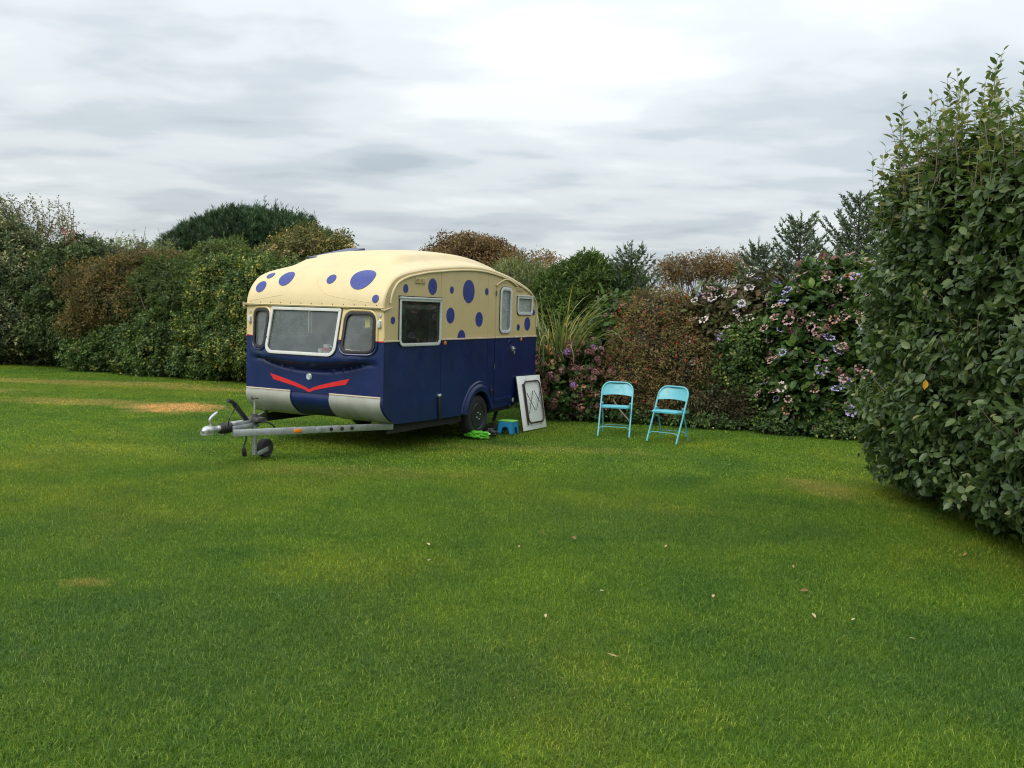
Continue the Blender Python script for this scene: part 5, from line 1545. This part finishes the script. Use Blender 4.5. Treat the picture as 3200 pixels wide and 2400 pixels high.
def pine():
    r = np.random.default_rng(51); org = np.array([-9.4, 33., 0.])
    root = thing('pine_tree', 'broad dark domed pine rising behind the left hedge', 'tree', org, group=G2)
    lobes = np.array([lobe(780, 790, 33, 2.5, 2.0, 1.55), lobe(680, 780, 32.6, 1.7, 1.6, 1.1), lobe(880, 770, 33, 1.7, 1.6, 1.05), lobe(600, 800, 32.4, 1.2, 1.3, .85), lobe(970, 800, 32.8, 1.2, 1.3, .9), lobe(760, 730, 33, 1.6, 1.4, .9), lobe(545, 800, 32, .55, .8, .6)])
    P, Nn = shell_points(lobes, 5200, r, .3, .13, 1.6, 51, .5)
    lv = Leaves(); sprays(lv, P, Nn, r, 16, .19, .12, .10, .8, (5, 50), (0, .9), .2)
    # candle-like shoots along the top
    k = np.where(Nn[:, 2] > .2)[0]; k = r.choice(k, 220, replace=False); B = P[k]
    for q in range(14):
        a = r.uniform(0, 6.28, len(B)); h = r.uniform(0, .38, len(B)); D = unit(np.stack([np.cos(a) * .7, np.sin(a) * .7, np.ones(len(B))], -1))
        lv.add(B + np.array([0, 0, 1]) * h[:, None], D, unit(r.normal(size=(len(B), 3))), np.full(len(B), .15), np.full(len(B), .022), r.uniform(.2, 1, len(B)))
    V, F, t_ = lv.meshes(org, 'diamond', .1, .05); tag(link('crown', raw_mesh('crown', V, F, t_), mPINE, root), kind='stuff')
    core(root, org, lobes, 51, .74)
    m_ = MB(); m_.tube([(0, 0, 0), (.1, 0, 1.5), (0, .1, 3.2)], [.28, .22, .15], 10); tr_ = m_.build('trunk', mBARK, root, smooth=True)
    stems('branches', root, org, (-9.4, 33, 1.5), P[r.choice(len(P), 14, replace=False)], r, .09)


pine()


def broadleaf(name, label, lobes, mat, seed, n, per, L, ratio, shell=.6, corek=.45, trunk=.12, nst=24, tint=(0, 1), lumpy=.2, extra=None, zmin=.3, spread=.2):
    r = np.random.default_rng(seed); lobes = np.asarray(lobes, float); org = np.array([lobes[0, 0], lobes[0, 1], 0.])
    root = thing(name, label, 'tree', org, group=G2)
    P, Nn = shell_points(lobes, n, r, shell, lumpy, 2.0, seed, zmin)
    lv = Leaves(); sprays(lv, P, Nn, r, per, L, ratio, spread, .3, (25, 85), tint, .25)
    if extra: extra(lv, r, root, org)
    V, F, t_ = lv.meshes(org, 'diamond', .2, .12); tag(link('crown', raw_mesh('crown', V, F, t_), mat, root), kind='stuff')
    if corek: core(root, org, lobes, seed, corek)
    h = lobes[0, 2]; m_ = MB(); m_.tube(smooth_path([(0, 0, 0), (.06, .03, h * .5), (0, 0, h)], 4), np.linspace(trunk, trunk * .5, 9), 8); m_.build('trunk', mBARK, root, smooth=True)
    stems('branches', root, org, (org[0], org[1], h * .35), P[r.choice(len(P), nst, replace=False)], r, trunk * .4, mTWIG)


broadleaf('olive_tree', 'olive-green small tree with pale berries in front of the pine', [lobe(950, 800, 27.5, 1.05, 1.0, .9), lobe(870, 830, 27.3, .8, .9, .7), lobe(1030, 815, 27.4, .75, .8, .75), lobe(1070, 760, 27.4, .22, .3, .32)], mOLIV, 52, 3000, 7, .085, .5, .5, .55, .11, 26, (0, .97))
broadleaf('brown_tree', 'rounded brown-leaved tree standing behind the caravan roof', [lobe(1460, 850, 25, 1.15, 1.1, .95), lobe(1370, 870, 25, .75, .9, .75), lobe(1550, 840, 25, .75, .9, .75), lobe(1480, 790, 25, .8, .8, .5)], mBRWN, 53, 5600, 7, .07, .5, .5, .6, .12, 30, (0, .85))
broadleaf('brown_tree', 'smaller thin brown tree between the rounded brown tree and the green cypress', [lobe(1680, 860, 24, .75, .8, .6), lobe(1620, 880, 24, .6, .7, .55), lobe(1740, 900, 24, .5, .6, .5)], mBRWN, 54, 1700, 6, .065, .5, .7, .4, .09, 26, (.1, .95), .25)
broadleaf('bare_brown_tree', 'twiggy flat-topped brown tree with sky showing through above the fuchsia', [lobe(2210, 838, 22.5, .72, .8, .36), lobe(2290, 840, 22.5, .5, .7, .36), lobe(2110, 850, 22.5, .5, .6, .36)], mBRWN, 55, 2000, 6, .055, .5, .85, 0, .07, 46, (0, .7), .25)
shrub('willow_shrub', 'grey-green fine-leaved willow shrub behind the rear of the caravan', 'shrub', [lobe(1610, 900, 19, .7, .7, .55), lobe(1690, 920, 18.6, .7, .7, .6), lobe(1560, 930, 19.2, .6, .6, .5), (.4, 18.8, .9, 1.2, .8, 1.0)], mWILL, 56, 2400, 6, .10, .2, .15, None, shell=.5, up=.9, open_=(5, 50), tint=(0, .9))
shrub('cypress', 'fresh green feathery cypress behind the strap-leaved grass', 'tree', [lobe(1835, 930, 17.6, .85, .8, .80), lobe(1760, 980, 17.4, .75, .7, .75), lobe(1900, 970, 17.4, .7, .7, .75), lobe(1830, 885, 17.7, .5, .5, .40), (1.3, 17.5, .8, 1.2, .8, .9)], mCYPR, 57, 6500, 7, .10, .28, .14, None, shell=.35, up=.5, open_=(10, 75), tint=(0, .95), sprigs=40)


def spruce(label, x, y, h, rad, seed, z0=.25):
    r = np.random.default_rng(seed); org = np.array([x, y, 0.]); root = thing('spruce_tree', label, 'tree', org, group='young spruces behind the flower bank')
    lv = Leaves(); br = MB()
    z = z0
    while z < h - .20:
        f = (h - z) / (h - z0); n = r.integers(5, 8); a0 = r.uniform(0, 6.28)
        for q in range(n):
            a = a0 + q * 6.283 / n + r.uniform(-.2, .2); L = rad * f ** .9 * r.uniform(.55, 1.15) + .015
            d = np.array([math.cos(a), math.sin(a), 0]); rise = .22 + .60 * (1 - f); zz = z + r.uniform(-.05, .05)
            t_ = np.linspace(0, 1, max(4, int(L / .06))); P = org + np.array([0, 0, zz]) + d * (t_ * L)[:, None] + np.array([0, 0, 1.]) * (rise * L * t_ - .18 * L * t_ * (1 - t_) * 2 + .10 * L * t_ ** 3)[:, None]
            br.tube(P[::2] - org if len(P) > 6 else P - org, np.linspace(.010, .004, len(P[::2] if len(P) > 6 else P)), 4)
            T = unit(np.gradient(P, axis=0))
            for sg in(-1, 1, 0):
                for k in range(1, len(P)):
                    side = np.cross(T[k], [0, 0, 1.]) * sg
                    tl = (.30 * (1 - t_[k]) + .10) * min(1, L) * r.uniform(.6, 1.2) if sg else .09
                    D = unit(T[k] * .8 + side + np.array([0, 0, .12])) if sg else T[k]
                    m_ = max(3, int(tl / .032)); u = np.linspace(0, 1, m_)
                    Q = P[k] + D * (u * tl)[:, None]
                    for w in range(2):
                        DD = unit(D + r.normal(size=(m_, 3)) * .38); lv.add(Q, DD, unit(r.normal(size=(m_, 3))), np.full(m_, .080), np.full(m_, .024), np.clip(.25 + .5 * u + r.uniform(-.25, .3, m_), 0, 1))
        z += .13 + .10 * f
    # leader
    u = np.linspace(0, 1, 40); Q = org + np.array([0, 0, 1.]) * (h - .42 + .44 * u)[:, None]; a = r.uniform(0, 6.28, 40)
    lv.add(Q, unit(np.stack([np.cos(a) * .8, np.sin(a) * .8, np.ones(40)], -1)), unit(r.normal(size=(40, 3))), np.full(40, .06), np.full(40, .014), r.random(40))
    V, F, t_ = lv.meshes(org, 'diamond', .1, .0); tag(link('crown', raw_mesh('crown', V, F, t_), mSPRU, root), kind='stuff')
    tag(br.build('branches', mBARK, root), kind='stuff')
    m_ = MB(); m_.tube([(0, 0, 0), (0, 0, h * .6), (0, 0, h)], [.07, .04, .008], 8); m_.build('trunk', mBARK, root, smooth=True)


c_ = at(1975, 757, 17.2); spruce('young blue-green spruce between the green cypress and the twiggy brown tree', c_[0], 17.2, c_[2], 1.45, 61)
c_ = at(2505, 665, 17.6); spruce('tall blue-grey spruce with a bare leading tip behind the lacecap hydrangea', c_[0], 17.6, c_[2], 1.9, 62)
c_ = at(2690, 600, 18.0); spruce('tallest blue-grey spruce half hidden by the big grey-green bush', c_[0], 18.0, c_[2], 2.1, 63)
c_ = at(2372, 745, 17.4); spruce('small spruce with spreading twigs left of the tall blue-grey spruce', c_[0], 17.4, c_[2], 1.4, 64)
c_ = at(445, 748, 28); spruce('small dark conifer tip showing over the rusty shrub', c_[0], 28, c_[2], .7, 65, 1.2)
c_ = at(543, 738, 28); spruce('slender dark conifer tip showing over the bay shrub', c_[0], 28, c_[2], .6, 66, 1.2)

# ---------------------------------------------------------------- flower bank on the right
G3 = 'flowering shrubs of the bank behind the chairs'
shrub('hedge_shrub', 'dark hedge shrub filling the bank between the spruces and the hydrangeas', 'shrub', [(1.8, 16.3, .8, 1.3, .7, 1.05), (3.2, 16.2, .95, 1.4, .8, 1.2), (4.7, 15.9, 1.0, 1.5, .8, 1.35), (6.2, 15.4, 1.1, 1.4, .8, 1.5), (.6, 16.9, .6, .9, .7, .8)], mDARK, 71, 3400, 5, .08, .55, .13, None, tint=(0, .8))

# strap-leaved grass
def strap_grass():
    r = np.random.default_rng(72); org = np.array([.72, 15.35, 0.]); root = thing('pampas_grass', 'tall clump of arching strap-leaved grass beside the rear of the caravan', 'grass clump', org)
    lib = {}
    for k in range(200):
        L = r.uniform(1.9, 2.9); a = r.uniform(0, 6.28); spread_ = r.uniform(.2, 1.15) ** .8; n = 12
        t_ = np.linspace(0, 1, n); el0 = 1.54 - .30 * spread_; el = el0 - (.9 + 1.6 * spread_) * t_ ** 2.3 * r.uniform(.6, 1.15)
        st_ = np.stack([np.cos(el), np.sin(el)], -1) * L / n; c = np.concatenate([[[0, 0]], np.cumsum(st_, 0)[:-1]])
        d = np.array([math.cos(a), math.sin(a), 0]); s_ = np.array([-d[1], d[0], 0]); b = np.array([*r.normal(size=2) * .12, .05])
        C = b + d * c[:, :1] + np.array([0, 0, 1.]) * c[:, 1:]; w = (.013 * (1 - t_ ** 3) + .001)[:, None]
        tw = r.uniform(-.5, .5); S_ = s_ * math.cos(tw) + np.array([0, 0, 1.]) * math.sin(tw)
        V = np.concatenate([C - S_ * w, C + S_ * w]); V[:, 2] = np.maximum(V[:, 2], .02); i = np.arange(n - 1)[:, None]
        tint = np.full(2 * n, r.random() * .9 if r.random() > .07 else 1.0)
        link('strap_leaf', raw_mesh('strap_leaf', V, [np.concatenate([i, i + 1, i + n + 1, i + n], 1)], tint, smooth=True), mPAMP, root)


strap_grass()

root, P, Nn, r = shrub('mauve_hydrangea', 'low hydrangea smothered in faded mauve-brown flower heads beside the leaning table', 'shrub',
                       [(.95, 15.15, .58, .55, .5, .55), (1.35, 15.05, .45, .5, .45, .42), (.72, 15.3, .75, .42, .45, .48), (1.2, 15.3, .82, .45, .45, .4)], mHYDR, 73, 700, 5, .11, .62, .10, G3, shape='oval', parts=60, nup=.4)
flowers(root, np.array(root.location), P, Nn, r, 190, [('mop', mFL_MAUV, 10), ('mop', mPEACH, 2), ('mop', mFL_PURP, .7), ('mop', mFL_BLUE, .6), ('mop', mFL_PINK, 1.6)], .17, out=.11)
root, P, Nn, r = shrub('tall_hydrangea', 'taller hydrangea with pinkish-brown heads at the top of the bank behind the strap grass', 'shrub',
                       [(1.80, 15.9, 1.58, .58, .5, .58), (1.55, 16.2, 1.25, .5, .4, .5), (2.2, 15.9, 1.45, .5, .5, .5), (1.9, 15.85, .6, .8, .5, .6)], mHYDR, 74, 1000, 5, .12, .6, .10, G3, shape='oval', parts=40, nup=.4)
flowers(root, np.array(root.location), P, Nn, r, 75, [('mop', mFL_PINK, 4), ('mop', mFL_MAUV, 5), ('lace', mFL_BLUE, .8), ('mop', mFL_PURP, .5)], .16)
root, P, Nn, r = shrub('fuchsia', 'reddish-brown fuchsia bush dotted with small red flowers behind the chairs', 'shrub',
                       [(2.35, 15.15, .95, .85, .6, .85), (1.9, 15.05, .65, .6, .55, .65), (2.85, 15.05, .85, .65, .55, .75), (2.4, 15.4, 1.62, .68, .5, .62), (2.75, 15.45, 1.6, .5, .45, .55), (2.4, 14.95, .4, .9, .5, .4)], mFUCH, 75, 5200, 6, .045, .5, .13, G3, shell=.5, lumpy=.16, tint=(0, .9), nstem=140, stem_r=.011, stem_mat=pmat('red_twig', (.14, .055, .035), .7, var=.3), up=.5, corek=.68)
flowers(root, np.array(root.location), P, Nn, r, 130, [('bell', mFL_RED, 1)], .055, 'flower', .03)
root, P, Nn, r = shrub('lilac_hydrangea', 'lacecap hydrangea with whitish-lilac heads between the fuchsia and the tall spruce', 'shrub',
                       [(3.45, 15.25, 1.35, .65, .55, .85), (3.95, 15.2, 1.75, .65, .55, .70), (3.2, 15.2, .85, .5, .5, .6), (3.9, 15.2, .9, .7, .5, .7)], mHYDB, 76, 1500, 5, .11, .6, .11, G3, shape='oval', parts=60, nup=.35, tint=(.1, .95))
flowers(root, np.array(root.location), P, Nn, r, 130, [('lace', mFL_WHIT, 3), ('lace', mFL_BLUE, 3), ('lace', mFL_PINK, 5)], .15, out=.11)
root, P, Nn, r = shrub('ivy_bush', 'glossy ivy bush carrying round yellow-green flower balls in the middle of the bank', 'shrub',
                       [(3.75, 14.75, 1.2, .5, .4, .5), (3.45, 14.8, .75, .5, .4, .5), (3.95, 14.65, .6, .45, .4, .5), (4.1, 14.7, 1.45, .45, .4, .42)], mIVY, 77, 1900, 6, .052, .8, .09, G3, tint=(0, .72), nup=.3)
flowers(root, np.array(root.location), P, Nn, r, 70, [('ball', mFL_IVY, 1)], .075, 'flower_ball', .03)
root, P, Nn, r = shrub('lacecap_hydrangea', 'big lacecap hydrangea with pink and blue heads next to the tall grey-green bush', 'shrub',
                       [(4.75, 14.15, .85, .70, .55, .85), (5.05, 14.0, .5, .7, .55, .5), (4.45, 14.2, .42, .55, .45, .42), (5.0, 14.4, 1.75, .75, .6, .80), (5.5, 14.0, 1.1, .7, .6, 1.0), (4.5, 14.5, 1.55, .5, .45, .6), (5.5, 14.4, 2.1, .6, .5, .6)], mHYDR, 78, 2700, 5, .13, .6, .12, G3, shape='oval', parts=150, nup=.4, tint=(0, .9))
flowers(root, np.array(root.location), P, Nn, r, 290, [('lace', mFL_PINK, 6), ('lace', mFL_BLUE, 2.6), ('lace', mPEACH, 1.2), ('lace', mFL_WHIT, 1.6), ('mop', mFL_MAUV, 2)], .16, out=.13)
root, P, Nn, r = shrub('spruce_scrub', 'low dull brown-green spruce branches drooping behind the second chair', 'shrub',
                       [(3.1, 14.85, .5, .75, .45, .48), (3.6, 14.6, .35, .6, .4, .36), (2.7, 14.85, .35, .5, .4, .35)], mDEAD, 79, 1900, 9, .085, .16, .14, G3, shell=.6, up=-.15, open_=(5, 60), nstem=40, stem_r=.010, stem_mat=mTWIG)
shrub('ground_ivy', 'low leafy edging plants along the foot of the flower bank', 'shrub', [(3.4, 14.35, .10, .8, .25, .17), (2.2, 14.65, .10, .9, .25, .16), (4.3, 14.0, .10, .6, .3, .18), (1.2, 14.75, .1, .7, .2, .14), (5.0, 13.6, .1, .5, .25, .2)], mIVY, 80, 1100, 5, .05, .7, .06, G3, corek=.5, nstem=0, tint=(0, .6))
# dead stem leaning on the lawn behind the first chair
m = MB(); m.tube(smooth_path([at(1917, 1250, 14.4), at(1935, 1278, 14.2), at(1966, 1315, 13.95)], 4), .010, 6); tag(m.build('dead_stem', mTWIG, None, smooth=True), 'pale dead stem slanting down behind the first chair', 'stem')
